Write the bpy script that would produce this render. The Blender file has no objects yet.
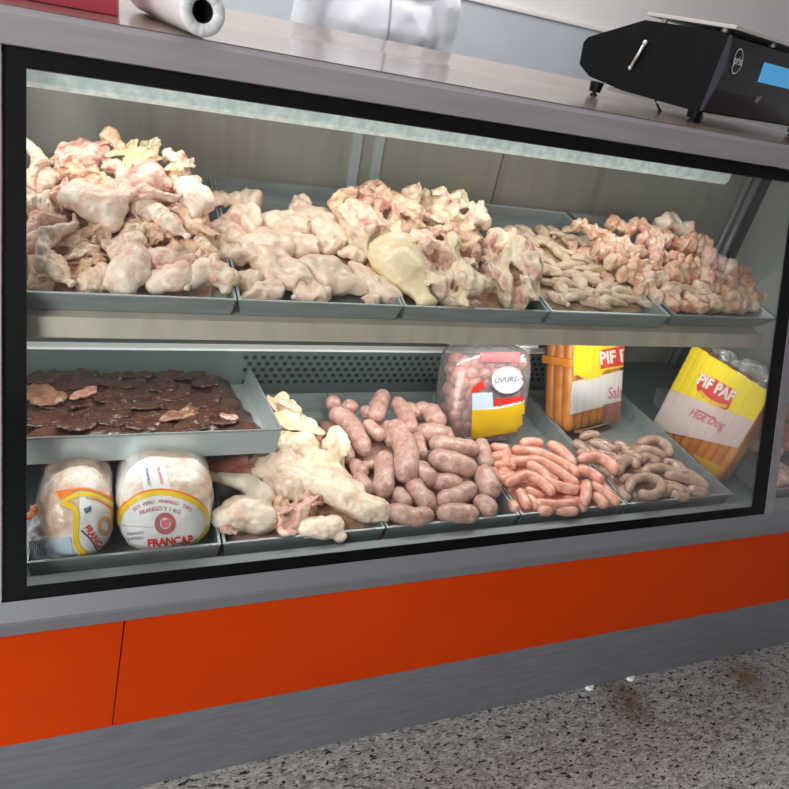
import bpy, bmesh, math, random
from mathutils import Vector, Matrix, Quaternion, noise
from mathutils.bvhtree import BVHTree
random.seed(7)
C = bpy.context.scene.collection
V = Vector
CAMH = 1.42

# ------------------------------------------------------------------ camera orientation (from the case's vanishing points)
CX = 394.5
vx = V((2025-CX, 367-CX)); vd = V((160-CX, 1470-CX))
F = math.sqrt(-vx.dot(vd))
Xc = V((vx.x, vx.y, F)).normalized(); Dc = V((vd.x, vd.y, F)).normalized()
Yc = Dc.cross(Xc).normalized()
if Yc.z < 0: Yc = -Yc
Uc = -Dc
def ray(px, py):
    d = V((px-CX, py-CX, F))
    return V((Xc.dot(d), Yc.dot(d), Uc.dot(d)))
def PY(px, py, y):
    r = ray(px, py); return r*(y/r.y)+V((0,0,CAMH))
def PZ(px, py, z):
    r = ray(px, py); return r*((z-CAMH)/r.z)+V((0,0,CAMH))
def PH(px, py, h):                 # sloped surface of a heap: z = z0 + k (y - y0)
    y0, z0, k = h; r = ray(px, py); q = r/r.y
    return q*((z0-k*y0-CAMH)/(q.z-k))+V((0,0,CAMH))
def project(p):
    d = p-V((0,0,CAMH)); c = Xc*d.x+Yc*d.y+Uc*d.z
    return (c.x/c.z*F+CX, c.y/c.z*F+CX)

cd = bpy.data.cameras.new('camera'); cam = bpy.data.objects.new('camera', cd); C.objects.link(cam)
cd.sensor_fit = 'HORIZONTAL'; cd.sensor_width = 36; cd.lens = 36*F/789.0
cd.clip_start = 0.02
right = V((Xc.x, Yc.x, Uc.x)); down = V((Xc.y, Yc.y, Uc.y)); fwd = V((Xc.z, Yc.z, Uc.z))
m = Matrix((right, -down, -fwd)).transposed().to_4x4(); m.translation = V((0,0,CAMH))
cam.matrix_world = m
bpy.context.scene.camera = cam

# ------------------------------------------------------------------ helpers
def lin(c):
    return tuple((x/12.92 if x <= 0.04045 else ((x+0.055)/1.055)**2.4) for x in c)
def hx(s):
    return lin(tuple(int(s[i:i+2],16)/255 for i in (0,2,4)))
def mat(name, col, rough=0.5, metal=0.0, spec=0.5, coat=0.0, sss=0.0, emit=None, estr=0.0):
    m = bpy.data.materials.new(name); m.use_nodes = True
    b = m.node_tree.nodes['Principled BSDF']
    c = hx(col) if isinstance(col, str) else col
    b.inputs['Base Color'].default_value = (*c, 1)
    b.inputs['Roughness'].default_value = rough; b.inputs['Metallic'].default_value = metal
    b.inputs['Specular IOR Level'].default_value = spec; b.inputs['Coat Weight'].default_value = coat
    if sss:
        b.inputs['Subsurface Weight'].default_value = sss
        b.inputs['Subsurface Radius'].default_value = (0.6,0.25,0.15); b.inputs['Subsurface Scale'].default_value = 0.01
    if emit:
        b.inputs['Emission Color'].default_value = (*hx(emit),1); b.inputs['Emission Strength'].default_value = estr
    return m
def nodes(m): return m.node_tree.nodes, m.node_tree.links, m.node_tree.nodes['Principled BSDF']
def noisecol(m, stops, scale=8, detail=4, rough=0.55, stretch=(1,1,1), per_object=False, bump=0.0, bscale=None, coords='Object', distort=0.0):
    N, L, b = nodes(m)
    tc = N.new('ShaderNodeTexCoord'); mp = N.new('ShaderNodeMapping'); mp.inputs['Scale'].default_value = stretch
    L.new(tc.outputs[coords], mp.inputs['Vector'])
    if per_object:
        oi = N.new('ShaderNodeObjectInfo'); mu = N.new('ShaderNodeMath'); mu.operation = 'MULTIPLY'; mu.inputs[1].default_value = 40
        L.new(oi.outputs['Random'], mu.inputs[0]); L.new(mu.outputs[0], mp.inputs['Location'])
    nz = N.new('ShaderNodeTexNoise'); nz.inputs['Scale'].default_value = scale; nz.inputs['Detail'].default_value = detail
    nz.inputs['Roughness'].default_value = rough; nz.inputs['Distortion'].default_value = distort
    L.new(mp.outputs[0], nz.inputs['Vector'])
    cr = N.new('ShaderNodeValToRGB'); el = cr.color_ramp.elements
    for i,(p,c) in enumerate(stops):
        e = el[i] if i < 2 else el.new(p)
        e.position = p; e.color = (*hx(c),1)
    L.new(nz.outputs['Fac'], cr.inputs[0]); L.new(cr.outputs[0], b.inputs['Base Color'])
    if bump:
        n2 = N.new('ShaderNodeTexNoise'); n2.inputs['Scale'].default_value = bscale or scale*4; n2.inputs['Detail'].default_value = 3
        L.new(mp.outputs[0], n2.inputs['Vector'])
        bp = N.new('ShaderNodeBump'); bp.inputs['Strength'].default_value = bump; bp.inputs['Distance'].default_value = 0.01
        L.new(n2.outputs['Fac'], bp.inputs['Height']); L.new(bp.outputs[0], b.inputs['Normal'])
    return m
def film(name, tint='FFFFFF', milky=0.06, gloss=0.12, rough=0.12):      # clear plastic or glass: mostly seen through, some gloss, a little milk
    m = bpy.data.materials.new(name); m.use_nodes = True
    N, L = m.node_tree.nodes, m.node_tree.links; N.remove(N['Principled BSDF']); out = N['Material Output']
    t = N.new('ShaderNodeBsdfTransparent'); t.inputs[0].default_value = (*hx(tint),1)
    d = N.new('ShaderNodeBsdfDiffuse'); d.inputs[0].default_value = (0.9,0.92,0.92,1)
    g = N.new('ShaderNodeBsdfGlossy'); g.inputs['Roughness'].default_value = rough
    m1 = N.new('ShaderNodeMixShader'); m1.inputs[0].default_value = milky
    L.new(t.outputs[0], m1.inputs[1]); L.new(d.outputs[0], m1.inputs[2])
    fr = N.new('ShaderNodeLayerWeight'); fr.inputs['Blend'].default_value = 0.25
    mu = N.new('ShaderNodeMath'); mu.operation = 'MULTIPLY'; mu.inputs[1].default_value = gloss
    ad = N.new('ShaderNodeMath'); ad.operation = 'MULTIPLY_ADD'; ad.inputs[1].default_value = gloss*3; ad.inputs[2].default_value = gloss*0.2
    L.new(fr.outputs['Fresnel'], ad.inputs[0])
    m2 = N.new('ShaderNodeMixShader'); L.new(ad.outputs[0], m2.inputs[0])
    L.new(m1.outputs[0], m2.inputs[1]); L.new(g.outputs[0], m2.inputs[2]); L.new(m2.outputs[0], out.inputs['Surface'])
    return m

WORLD = {}
def empty(name, loc=(0,0,0), rz=0.0, mw=None):
    o = bpy.data.objects.new(name, None); C.objects.link(o); o.empty_display_size = 0.05
    o.matrix_world = mw if mw is not None else Matrix.Translation(V(loc)) @ Matrix.Rotation(rz,4,'Z')
    o.matrix_basis = mw if mw is not None else Matrix.Translation(V(loc)) @ Matrix.Rotation(rz,4,'Z')
    WORLD[o.name] = o.matrix_basis.copy()
    return o
def tag(o, label=None, cat=None, group=None, kind=None):
    if label: o['label'] = label
    if cat: o['category'] = cat
    if group: o['group'] = group
    if kind: o['kind'] = kind
    return o
def mesh_of(bm, name):
    me = bpy.data.meshes.new(name); bm.to_mesh(me); bm.free(); return me
def obj(name, g, mtl=None, parent=None, smooth=False, world=True, base=None):
    """link one mesh object. g: bmesh or mesh in world coordinates (world=True: moved into the parent's or the base's frame) or in local ones."""
    me = mesh_of(g, name) if isinstance(g, bmesh.types.BMesh) else g
    if mtl: me.materials.clear(); me.materials.append(mtl)
    if smooth:
        for p in me.polygons: p.use_smooth = True
    o = bpy.data.objects.new(name, me); C.objects.link(o)
    if parent:
        o.parent = parent
        if world: me.transform(WORLD[parent.name].inverted())
        WORLD[o.name] = WORLD[parent.name].copy()
    else:
        if base is not None:
            M = Matrix.Translation(V(base)); me.transform(M.inverted()); o.matrix_basis = M; WORLD[o.name] = M
        else: WORLD[o.name] = Matrix.Identity(4)
    return o
def bm_new(): return bmesh.new()
def box(bm, lo, hi, bev=0.0):
    r = bmesh.ops.create_cube(bm, size=1.0)
    lo, hi = V(lo), V(hi)
    for v in r['verts']:
        v.co = V(((lo.x+hi.x)/2+v.co.x*(hi.x-lo.x), (lo.y+hi.y)/2+v.co.y*(hi.y-lo.y), (lo.z+hi.z)/2+v.co.z*(hi.z-lo.z)))
    if bev:
        es = list({e for v in r['verts'] for e in v.link_edges})
        bmesh.ops.bevel(bm, geom=es, offset=bev, segments=2, affect='EDGES', profile=0.7)
    return bm
def boxm(lo, hi, bev=0.0): return box(bm_new(), lo, hi, bev)
def prism(bm, pts, x0, x1):            # extrude a (y, z) outline along X
    a = [bm.verts.new((x0,p[0],p[1])) for p in pts]; b = [bm.verts.new((x1,p[0],p[1])) for p in pts]
    n = len(pts)
    bm.faces.new(a); bm.faces.new(b[::-1])
    for i in range(n): bm.faces.new((a[i], b[i], b[(i+1)%n], a[(i+1)%n]))
    bmesh.ops.recalc_face_normals(bm, faces=bm.faces[:]); return bm
def slab(bm, quad, thick):             # a solid from a planar outline given as world points
    q = [V(p) for p in quad]; n = (q[1]-q[0]).cross(q[2]-q[0]).normalized()*thick
    a = [bm.verts.new(p) for p in q]; b = [bm.verts.new(p+n) for p in q]; k = len(q)
    bm.faces.new(a[::-1]); bm.faces.new(b)
    for i in range(k): bm.faces.new((a[i], a[(i+1)%k], b[(i+1)%k], b[i]))
    bmesh.ops.recalc_face_normals(bm, faces=bm.faces[:]); return bm
def cyl(bm, p0, p1, r0, r1=None, seg=20):
    p0, p1 = V(p0), V(p1); r1 = r0 if r1 is None else r1
    d = p1-p0; r = bmesh.ops.create_cone(bm, cap_ends=True, segments=seg, radius1=r0, radius2=r1, depth=d.length)
    M = Matrix.Translation((p0+p1)/2) @ d.to_track_quat('Z','Y').to_matrix().to_4x4()
    bmesh.ops.transform(bm, matrix=M, verts=r['verts']); return bm
def bez(pts, n):                       # smooth path through points
    pts = [V(p) for p in pts]
    if len(pts) == 2: return [pts[0].lerp(pts[1], i/(n-1)) for i in range(n)]
    out = []; k = len(pts)-1
    for i in range(n):
        t = i/(n-1)*k; j = min(int(t), k-1); u = t-j
        p0 = pts[j-1] if j > 0 else 2*pts[0]-pts[1]; p1 = pts[j]; p2 = pts[j+1]; p3 = pts[j+2] if j+2 <= k else 2*pts[k]-pts[k-1]
        out.append(0.5*((2*p1)+(p2-p0)*u+(2*p0-5*p1+4*p2-p3)*u*u+(3*p1-p0-3*p2+p3)*u**3))
    return out
def tube(bm, path, radii, seg=12, caps=True, lump=0.0, seed=0.0):
    n = len(path); rings = []; up = V((0.13,0.21,1))
    for i,p in enumerate(path):
        t = (path[min(i+1,n-1)]-path[max(i-1,0)]).normalized()
        s = t.cross(up).normalized(); u = s.cross(t)
        ring = []
        for k in range(seg):
            a = 2*math.pi*k/seg; d = s*math.cos(a)+u*math.sin(a); r = radii[i]
            if lump: r *= 1+lump*noise.noise((p+d*r)*55+V((seed,seed*1.7,0)))
            ring.append(bm.verts.new(p+d*r))
        rings.append(ring)
    for i in range(n-1):
        for k in range(seg):
            bm.faces.new((rings[i][k], rings[i][(k+1)%seg], rings[i+1][(k+1)%seg], rings[i+1][k]))
    if caps: bm.faces.new(rings[0][::-1]); bm.faces.new(rings[-1])
    return bm
def sausage(path, r, nub=True, n=20, lump=0.10, seed=0.0, taper=0.12):
    pts = bez(path, n); L = sum((pts[i+1]-pts[i]).length for i in range(n-1))
    # re-space: denser at the ends
    s = []; 
    for i in range(n):
        t = i/(n-1); s.append(0.5-0.5*math.cos(math.pi*t))
    fine = bez(path, 80); P = []; R = []
    for t in s:
        x = t*79; j = min(int(x),78); P.append(fine[j].lerp(fine[j+1], x-j))
        d = min(t,1-t)*L
        e = math.sqrt(max(0.0, 1-(1-min(1.0,d/(r*1.05)))**2))
        R.append(max(r*e*(1-taper*(2*t-1)**2), r*0.10))
    return tube(bm_new(), P, R, 12, True, lump, seed)

# organic solids: union of balls along chains, fused by a voxel remesh, smoothed and roughened
def organic(chains=(), balls=(), voxel=0.004, smooth=8, amp=0.0, scale=40, amp2=0.0, scale2=120, seed=0, carve=(), decimate=0):
    bm = bm_new()
    def ball(c, r, rot=None):
        q = bmesh.ops.create_icosphere(bm, subdivisions=2, radius=1.0)
        rr = r if hasattr(r,'__len__') else (r,r,r)
        M = Matrix.Translation(V(c)) @ (rot.to_matrix().to_4x4() if rot else Matrix.Identity(4)) @ Matrix.Diagonal((*rr,1))
        bmesh.ops.transform(bm, matrix=M, verts=q['verts'])
    for ch in chains:
        for i in range(len(ch)-1):
            (a,ra),(b,rb) = ch[i],ch[i+1]; a,b = V(a),V(b)
            k = max(2, int((b-a).length/(0.35*max(min(ra,rb),1e-4)))+1)
            for j in range(k+1): t = j/k; ball(a.lerp(b,t), ra+(rb-ra)*t)
    for bl in balls: ball(*bl)
    me = bpy.data.meshes.new('tmp'); bm.to_mesh(me); bm.free()
    o = bpy.data.objects.new('tmp', me); C.objects.link(o)
    md = o.modifiers.new('r','REMESH'); md.mode = 'VOXEL'; md.voxel_size = voxel
    if smooth: sm = o.modifiers.new('s','SMOOTH'); sm.iterations = smooth; sm.factor = 0.5
    dg = bpy.context.evaluated_depsgraph_get()
    res = bpy.data.meshes.new_from_object(o.evaluated_get(dg), depsgraph=dg)
    bpy.data.objects.remove(o); bpy.data.meshes.remove(me)
    sd = V((seed*3.1, seed*1.7, seed*2.3))
    for c,r,dep in carve:                # press a hollow in
        c = V(c)
        for v in res.vertices:
            d = (v.co-c).length
            if d < r: v.co = v.co+(V((0,0,0))-v.co).normalized()*dep*(1-(d/r)**2)
    nn = [v.normal.copy() for v in res.vertices]
    if amp or amp2:
        for v,n in zip(res.vertices, nn):
            f = amp*noise.noise(v.co*scale+sd)
            if amp2: f += amp2*noise.turbulence(v.co*scale2+sd, 2, False)-amp2*0.4
            v.co += n*f
    for p in res.polygons: p.use_smooth = True
    return res
def normalise(me):                      # unit box, longest way along X
    lo = V((min(v.co[i] for v in me.vertices) for i in range(3))); hi = V((max(v.co[i] for v in me.vertices) for i in range(3)))
    c = (lo+hi)/2; d = hi-lo
    for v in me.vertices: v.co = V(((v.co.x-c.x)/d.x, (v.co.y-c.y)/d.y, (v.co.z-c.z)/d.z))
    return me

def text_mesh(s, size, bold=0.0, shear=0.0, depth=0.0):
    cu = bpy.data.curves.new('t','FONT'); cu.body = s; cu.size = size; cu.offset = bold*size; cu.shear = shear
    cu.align_x = 'CENTER'; cu.align_y = 'CENTER'; cu.extrude = depth; cu.resolution_u = 3
    o = bpy.data.objects.new('t', cu); C.objects.link(o)
    dg = bpy.context.evaluated_depsgraph_get()
    me = bpy.data.meshes.new_from_object(o.evaluated_get(dg), depsgraph=dg)
    bpy.data.objects.remove(o); bpy.data.curves.remove(cu)
    return me
def text_poly(s, size, u=0, v=0, ang=0.0, bold=0.0, shear=0.0, arc=0.0, wide=1.0):
    """flat artwork: list of (verts2d, faces). arc bends the line round a radius (positive: hump upward)"""
    me = text_mesh(s, size, bold, shear)
    bm = bm_new(); bm.from_mesh(me); bpy.data.meshes.remove(me)
    bmesh.ops.triangulate(bm, faces=bm.faces[:])
    if arc:
        bmesh.ops.subdivide_edges(bm, edges=[e for e in bm.edges if e.calc_length() > size*0.3], cuts=1)
        bmesh.ops.triangulate(bm, faces=bm.faces[:])
    pts = []; ca, sa = math.cos(ang), math.sin(ang)
    bm.verts.index_update()
    for w in bm.verts:
        x, y = w.co.x*wide, w.co.y
        if arc: th = x/arc; x, y = (arc+y)*math.sin(th), (arc+y)*math.cos(th)-arc
        pts.append((u+ca*x-sa*y, v+sa*x+ca*y))
    fs = [[q.index for q in f.verts] for f in bm.faces]; bm.free()
    return pts, fs
def grid_poly(fu, nu, nv):              # fu(s, t) -> (u, v)
    pts = [fu(i/nu, j/nv) for j in range(nv+1) for i in range(nu+1)]
    fs = [[j*(nu+1)+i, j*(nu+1)+i+1, (j+1)*(nu+1)+i+1, (j+1)*(nu+1)+i] for j in range(nv) for i in range(nu)]
    return pts, fs
def disc_poly(u, v, r0, r1, n=40, sv=1.0):
    return grid_poly(lambda s,t: (u+(r0+(r1-r0)*t)*math.cos(2*math.pi*s), v+sv*(r0+(r1-r0)*t)*math.sin(2*math.pi*s)), n, 3)
def decal(polys, bvh, off=0.0006, far=1.0, axis='y'):
    """lay flat artwork (local x, z) on a solid's front (its local -Y side)"""
    bm = bm_new()
    for pts, fs in polys:
        vs = []
        for (u,v) in pts:
            hit = bvh.ray_cast(V((u,-far,v)), V((0,1,0)))
            vs.append(bm.verts.new((hit[0]+V((0,-off,0))) if hit[0] is not None else (u, 0.02, v)) if hit[0] is not None else None)
        for f in fs:
            q = [vs[i] for i in f]
            if all(x is not None for x in q) and len(set(q)) == len(q):
                try: bm.faces.new(q)
                except ValueError: pass
    loose = [v for v in bm.verts if not v.link_faces]
    bmesh.ops.delete(bm, geom=loose, context='VERTS')
    return bm
def decal_px(polys, bvh, mw, off=0.0008):
    """lay artwork traced from the photograph (pixel outlines) on the surface it is printed on; local result"""
    inv = mw.inverted(); o = inv @ V((0,0,CAMH)); bm = bm_new()
    for pts, fs in polys:
        vs = []
        for (u,v) in pts:
            d = (inv.to_3x3() @ ray(u,v)).normalized(); hit = bvh.ray_cast(o, d)
            vs.append(bm.verts.new(hit[0]+hit[1]*(off if hit[1].dot(d) < 0 else -off)) if hit[0] is not None else None)
        for f in fs:
            q = [vs[i] for i in f]
            if all(x is not None for x in q) and len(set(q)) == len(q) and max((q[a].co-q[a-1].co).length for a in range(len(q))) < .07:
                try: bm.faces.new(q)
                except ValueError: pass
    bmesh.ops.delete(bm, geom=[v for v in bm.verts if not v.link_faces], context='VERTS')
    return bm
def tpx(s, size, x, y, ang=0.0, **k):       # lettering in pixels, baseline turned by ang (down the page positive)
    p, f = text_poly(s, size, 0, 0, -ang, **k); return [(x+a, y-b) for a,b in p], f
def quad_px(a, b, c, d, nu=16, nv=8):       # corners: top left, top right, bottom right, bottom left
    a,b,c,d = [V((*q,0)) for q in (a,b,c,d)]
    return grid_poly(lambda s,t: tuple(a.lerp(b,s).lerp(d.lerp(c,s),t))[:2], nu, nv)
def path_px(pts, w, n=40):                  # a stripe along a smooth line
    P = bez([V((x,y,0)) for x,y in pts], n+1)
    def fu(s,t):
        i = min(int(round(s*n)),n); d = (P[min(i+1,n)]-P[max(i-1,0)]).normalized(); nn = V((-d.y,d.x,0)); q = P[i]+nn*(w*(t-.5)); return (q.x,q.y)
    return grid_poly(fu, n, 2)
def superell(c, r, e=2.6, nu=64, nv=40, amp=.003, scale=26, seed=0, dents=()):
    bm = bm_new(); rows = []
    sg = lambda x,p: math.copysign(abs(x)**p, x)
    for j in range(nv+1):
        ph = -math.pi/2+math.pi*j/nv; row = []
        for i in range(nu):
            th = 2*math.pi*i/nu; p = 2/e
            d = V((sg(math.cos(ph),p)*sg(math.cos(th),p), sg(math.cos(ph),p)*sg(math.sin(th),p), sg(math.sin(ph),p)))
            q = V((c[0]+r[0]*d.x, c[1]+r[1]*d.y, c[2]+r[2]*d.z))
            nd = d.normalized(); q += nd*(amp*noise.noise(q*scale+V((seed,0,0)))+amp*.5*noise.noise(q*scale*2.7+V((0,seed,0))))
            row.append(bm.verts.new(q))
        rows.append(row)
    for j in range(nv):
        for i in range(nu): bm.faces.new((rows[j][i],rows[j][(i+1)%nu],rows[j+1][(i+1)%nu],rows[j+1][i]))
    bmesh.ops.remove_doubles(bm, verts=bm.verts[:], dist=1e-5); bmesh.ops.recalc_face_normals(bm, faces=bm.faces[:])
    me = bpy.data.meshes.new('s'); bm.to_mesh(me); bm.free(); return me
def bvh_of(me): return BVHTree.FromPolygons([v.co.copy() for v in me.vertices], [list(p.vertices) for p in me.polygons])

# ------------------------------------------------------------------ materials
steel = noisecol(mat('brushed_steel','8F8F90',0.38,0.85), [(0.3,'86878A'),(0.7,'9C9A99')], 6, 3, stretch=(1,1,14))
steel_top = noisecol(mat('counter_steel','A39C98',0.15,0.62), [(0.3,'8F7F76'),(0.7,'9C8B81')], 5, 3, stretch=(1,8,8))
steel_fascia = noisecol(mat('fascia_steel','8E8A8E',0.5,0.3), [(0.3,'858085'),(0.7,'918C90')], 5, 3, stretch=(1,12,12))
steel_rail = mat('rail_steel','7E8084',0.5,0.3)
steel_kick = noisecol(mat('kick_steel','707276',0.5,0.25), [(0.25,'6A6C70'),(0.75,'7E8288')], 4, 6, stretch=(2.5,1,18))
steel_wall = noisecol(mat('interior_steel','8B857A',0.36,0.35), [(0.25,'9E988C'),(0.5,'B2ACA0'),(0.8,'A2A29C')], 3, 4, stretch=(5,1,0.6))
steel_end = mat('end_wall_steel','CCD4D0',0.3,0.1)
steel_tray = noisecol(mat('tray_steel','84898C',0.34,0.35), [(0.3,'8E9696'),(0.7,'A2A8A8')], 9, 3, stretch=(1,6,6))
steel_bright = mat('bright_steel','C4CCCC',0.28,0.35)
steel_lip = noisecol(mat('shelf_lip_steel','B5A998',0.35,0.3), [(0.3,'C0B2A0'),(0.5,'D2C6B4'),(0.7,'BEB8AA')], 5, 2, stretch=(3,1,1))  # beige in the base colour stands in for reflections in polished steel
dark_panel = mat('dark_green_panel','6A7876',0.45,0.35)
black = mat('black_band','020303',0.35,spec=0.06)
orange = noisecol(mat('orange_laminate','C23C06',0.5,spec=0.05), [(0.3,'BC3702'),(0.7,'C83C03')], 3, 5, bump=0.03, bscale=160)
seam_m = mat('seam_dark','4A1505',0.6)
seam_g = mat('seam_grey','3C3E42',0.6)
glass_m = film('case_glass','FBFDFC',0.004,0.10,0.03)
film_m = film('clear_film','FFFFFF',0.02,0.2,0.16)
film_milky = film('milky_film','FFFFFF',0.13,0.30,0.2)
white_plastic = mat('white_plastic','E9E9EA',0.3)
black_plastic = noisecol(mat('black_plastic','0B0D12',0.4,spec=0.25), [(0.3,'04060A'),(0.7,'090B10')], 30, 2)
black_front = mat('black_front','030508',0.22,spec=0.3)
chrome = mat('pale_metal','C9C9C6',0.3,0.6)
lamp_m = noisecol(mat('lamp_diffuser','C8D8D4',0.4,emit='C2D2CE',estr=0.45), [(0.35,'A8B8B4'),(0.65,'DCE4E2')], 60, 4)
SK = dict(per_object=True)
WARM = (1.0,0.965,0.925)
def warm(c): return ''.join('%02X' % min(255,int(int(c[i:i+2],16)*k)) for i,k in zip((0,2,4),WARM))
def meat(name, stops, scale=22, rough=0.34, sss=0.05, coat=0.3, bump=0.25, bscale=110):
    stops = [(.5+(p-.5)*.6,warm(c)) for p,c in stops] if name[:4] in ('skin','brea','carc','stri','nub','quar','yell','scra') else stops
    m = mat(name, stops[0][1], rough, 0, 0.5, coat, sss); m.node_tree.nodes['Principled BSDF'].inputs['Coat Roughness'].default_value = 0.18
    return noisecol(m, stops, scale, 5, 0.6, per_object=True, bump=bump, bscale=bscale, distort=0.4)
# copies are scaled from a unit box, so noise scales are per piece length
skin_cream = meat('skin_cream', [(0.25,'CF9A86'),(0.42,'E6C8B8'),(0.58,'F2E4D8'),(0.75,'E8C48E')], 2.8, bscale=14)
skin_pink = meat('skin_pink', [(0.25,'C88A80'),(0.45,'E2BAB0'),(0.62,'F0DAD0'),(0.8,'D8A880')], 2.8, bscale=14)
skin_white = meat('skin_white', [(0.25,'E2BAAC'),(0.45,'F0DACF'),(0.7,'FAF2EA')], 1.8, bump=0.2, bscale=14)
skin_orange = meat('skin_orange', [(0.25,'DCAA8E'),(0.45,'ECC8AE'),(0.6,'F4DEC8'),(0.8,'E0A07C')], 2.4, bscale=16)
skin_yellow = meat('skin_yellow', [(0.25,'E8D2A8'),(0.5,'F2E4C0'),(0.7,'F2E8D2'),(0.85,'E4C4AA')], 1.8, bump=0.15, bscale=12)
breast_m = meat('breast', [(0.2,'DFB4A0'),(0.42,'EAD2C2'),(0.62,'F2E4D6'),(0.85,'E8C8B6')], 1.9, bump=0.16, bscale=12)
carcass_m = meat('carcass', [(0.2,'BE7F74'),(0.36,'D6A799'),(0.5,'E0C0AC'),(0.64,'E6D3B4'),(0.8,'DCC691')], 3.2, bump=0.45, bscale=16)
carcass_c = meat('carcass_cream', [(0.2,'C28C80'),(0.36,'DCBCAC'),(0.5,'ECDCCC'),(0.64,'F0E4CC'),(0.8,'EADBA8')], 3.2, bump=0.45, bscale=16)
strip_m = meat('strip', [(0.25,'D6BCA4'),(0.5,'E6D4BE'),(0.75,'EEE2D0')], 2.4, bump=0.2, bscale=12)
nub_m = meat('nub', [(0.25,'D08F78'),(0.42,'E0B096'),(0.6,'EACDB6'),(0.8,'EBDCC8')], 2.4, bump=0.35, bscale=14)
quarter_m = meat('quarter', [(0.2,'E0B8A6'),(0.4,'F0DECF'),(0.62,'F6ECE0'),(0.85,'EED8B4')], 2.2, bump=0.22, bscale=14)
flap_m = meat('yellow_skin', [(0.2,'E4C4AA'),(0.4,'F0E0C8'),(0.6,'F4EAD6'),(0.8,'F0DCAC')], 2.2, bump=0.25, bscale=10)
redmeat = meat('red_flesh', [(0.25,'9A4A40'),(0.5,'BD7365'),(0.75,'D79C8E')], 2.5, bump=0.3, bscale=12)
# sausage skins: meshes in metres
linguica = meat('fresh_sausage', [(0.28,'A06C60'),(0.45,'BC9084'),(0.6,'C8A296'),(0.74,'E2CEC4')], 85, 0.36, 0.08, 0.3, 0.12, 300)
pink_thin = meat('pink_sausage', [(0.28,'CC7C68'),(0.5,'E09E8A'),(0.72,'EABBA8')], 60, 0.33, 0.08, 0.3, 0.06, 300)
brown_thin = meat('brown_sausage', [(0.28,'866458'),(0.5,'AB8A7C'),(0.72,'C6AA9C')], 60, 0.33, 0.05, 0.35, 0.08, 300)
hotdog = meat('hotdog', [(0.3,'C0681C'),(0.5,'DA862E'),(0.72,'E29A48')], 20, 0.36, 0.05, 0.3, 0.03, 200)
packmeat = meat('packed_sausage', [(0.28,'C4716A'),(0.5,'DB9187'),(0.72,'E6B4A8')], 45, 0.35, 0.1, 0.3, 0.08, 200)
liver_m = meat('liver', [(0.25,'2A1814'),(0.45,'43271F'),(0.62,'58382C'),(0.8,'7E563E')], 14, 0.26, 0.0, 0.4, 0.35, 60)
liver_tan = meat('liver_tan', [(0.3,'5E3C2C'),(0.5,'7C5540'),(0.75,'9A7258')], 2, 0.3, 0.0, 0.4, 0.3, 8)
liver_pale = meat('liver_pale', [(0.3,'8E5648'),(0.5,'B98878'),(0.75,'D9BCAE')], 2, 0.3, 0.0, 0.4, 0.3, 8)
liver_dark = meat('liver_dark', [(0.25,'2C1713'),(0.5,'46281F'),(0.72,'5E3A2D'),(0.85,'8E6650')], 2.2, 0.22, 0.0, 0.45, 0.4, 7)
p_yellow = mat('print_yellow','F2DC0C',0.3); p_white = mat('print_white','E9E4E2',0.35); p_red = mat('print_red','D8312C',0.35)
p_pink = mat('print_pink','DE6E88',0.35); p_gold = mat('print_gold','EBC22A',0.35); p_orange = mat('print_orange','EE7A1E',0.35)
p_grey = mat('print_grey','6F7886',0.4); p_navy = mat('print_navy','3C4668',0.4); p_rose = mat('print_rose','C0676A',0.4); p_mustard = mat('print_mustard','DDB21C',0.35)
p_tan = mat('print_tan','D0A36E',0.35); p_blue = mat('print_pale_blue','C4D2E0',0.35); p_mauve = mat('print_mauve','A8695A',0.35)
pack_skin = noisecol(mat('packed_chicken','E9E0D8',0.25,coat=0.5), [(0.38,'D2A890'),(0.46,'E2CCBA'),(0.53,'EBE2DA'),(0.62,'F3F0EC')], 11, 5, bump=0.5, bscale=45)

# ------------------------------------------------------------------ room
def struct(name, bm, m, base=None): return tag(obj(name, bm, m, base=base), kind='structure')
floor_m = mat('terrazzo','8F8E8C',0.42)
N, L, b = nodes(floor_m)
tc = N.new('ShaderNodeTexCoord'); mp = N.new('ShaderNodeMapping'); mp.inputs['Rotation'].default_value = (0,0,0.9); mp.inputs['Scale'].default_value = (1,2.6,1)
L.new(tc.outputs['Object'], mp.inputs['Vector'])
def nz(scale, detail, vec=None, rough=0.6):
    n = N.new('ShaderNodeTexNoise'); n.inputs['Scale'].default_value = scale; n.inputs['Detail'].default_value = detail; n.inputs['Roughness'].default_value = rough
    L.new(vec or mp.outputs[0], n.inputs['Vector']); return n
def ramp(src, stops):
    r = N.new('ShaderNodeValToRGB')
    for i,(p,c) in enumerate(stops):
        e = r.color_ramp.elements[i] if i < 2 else r.color_ramp.elements.new(p)
        e.position = p; e.color = (*hx(c),1)
    L.new(src, r.inputs[0]); return r
def mix(fac, a, bb, mode='MIX'):
    x = N.new('ShaderNodeMix'); x.data_type = 'RGBA'; x.blend_type = mode
    if hasattr(fac,'links') or hasattr(fac,'is_linked'): L.new(fac, x.inputs[0])
    else: x.inputs[0].default_value = fac
    for s,i in ((a,6),(bb,7)):
        if isinstance(s, str): x.inputs[i].default_value = (*hx(s),1)
        else: L.new(s, x.inputs[i])
    return x.outputs[2]
base_c = ramp(nz(24,6).outputs['Fac'], [(0.3,'6E6C69'),(0.5,'94928F'),(0.7,'B2B0AC')])
dk = ramp(nz(46,3).outputs['Fac'], [(0.575,'000000'),(0.62,'FFFFFF')])
dk2 = ramp(nz(110,2).outputs['Fac'], [(0.58,'000000'),(0.64,'FFFFFF')])
wh = ramp(nz(60,4).outputs['Fac'], [(0.53,'000000'),(0.60,'FFFFFF')])
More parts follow.
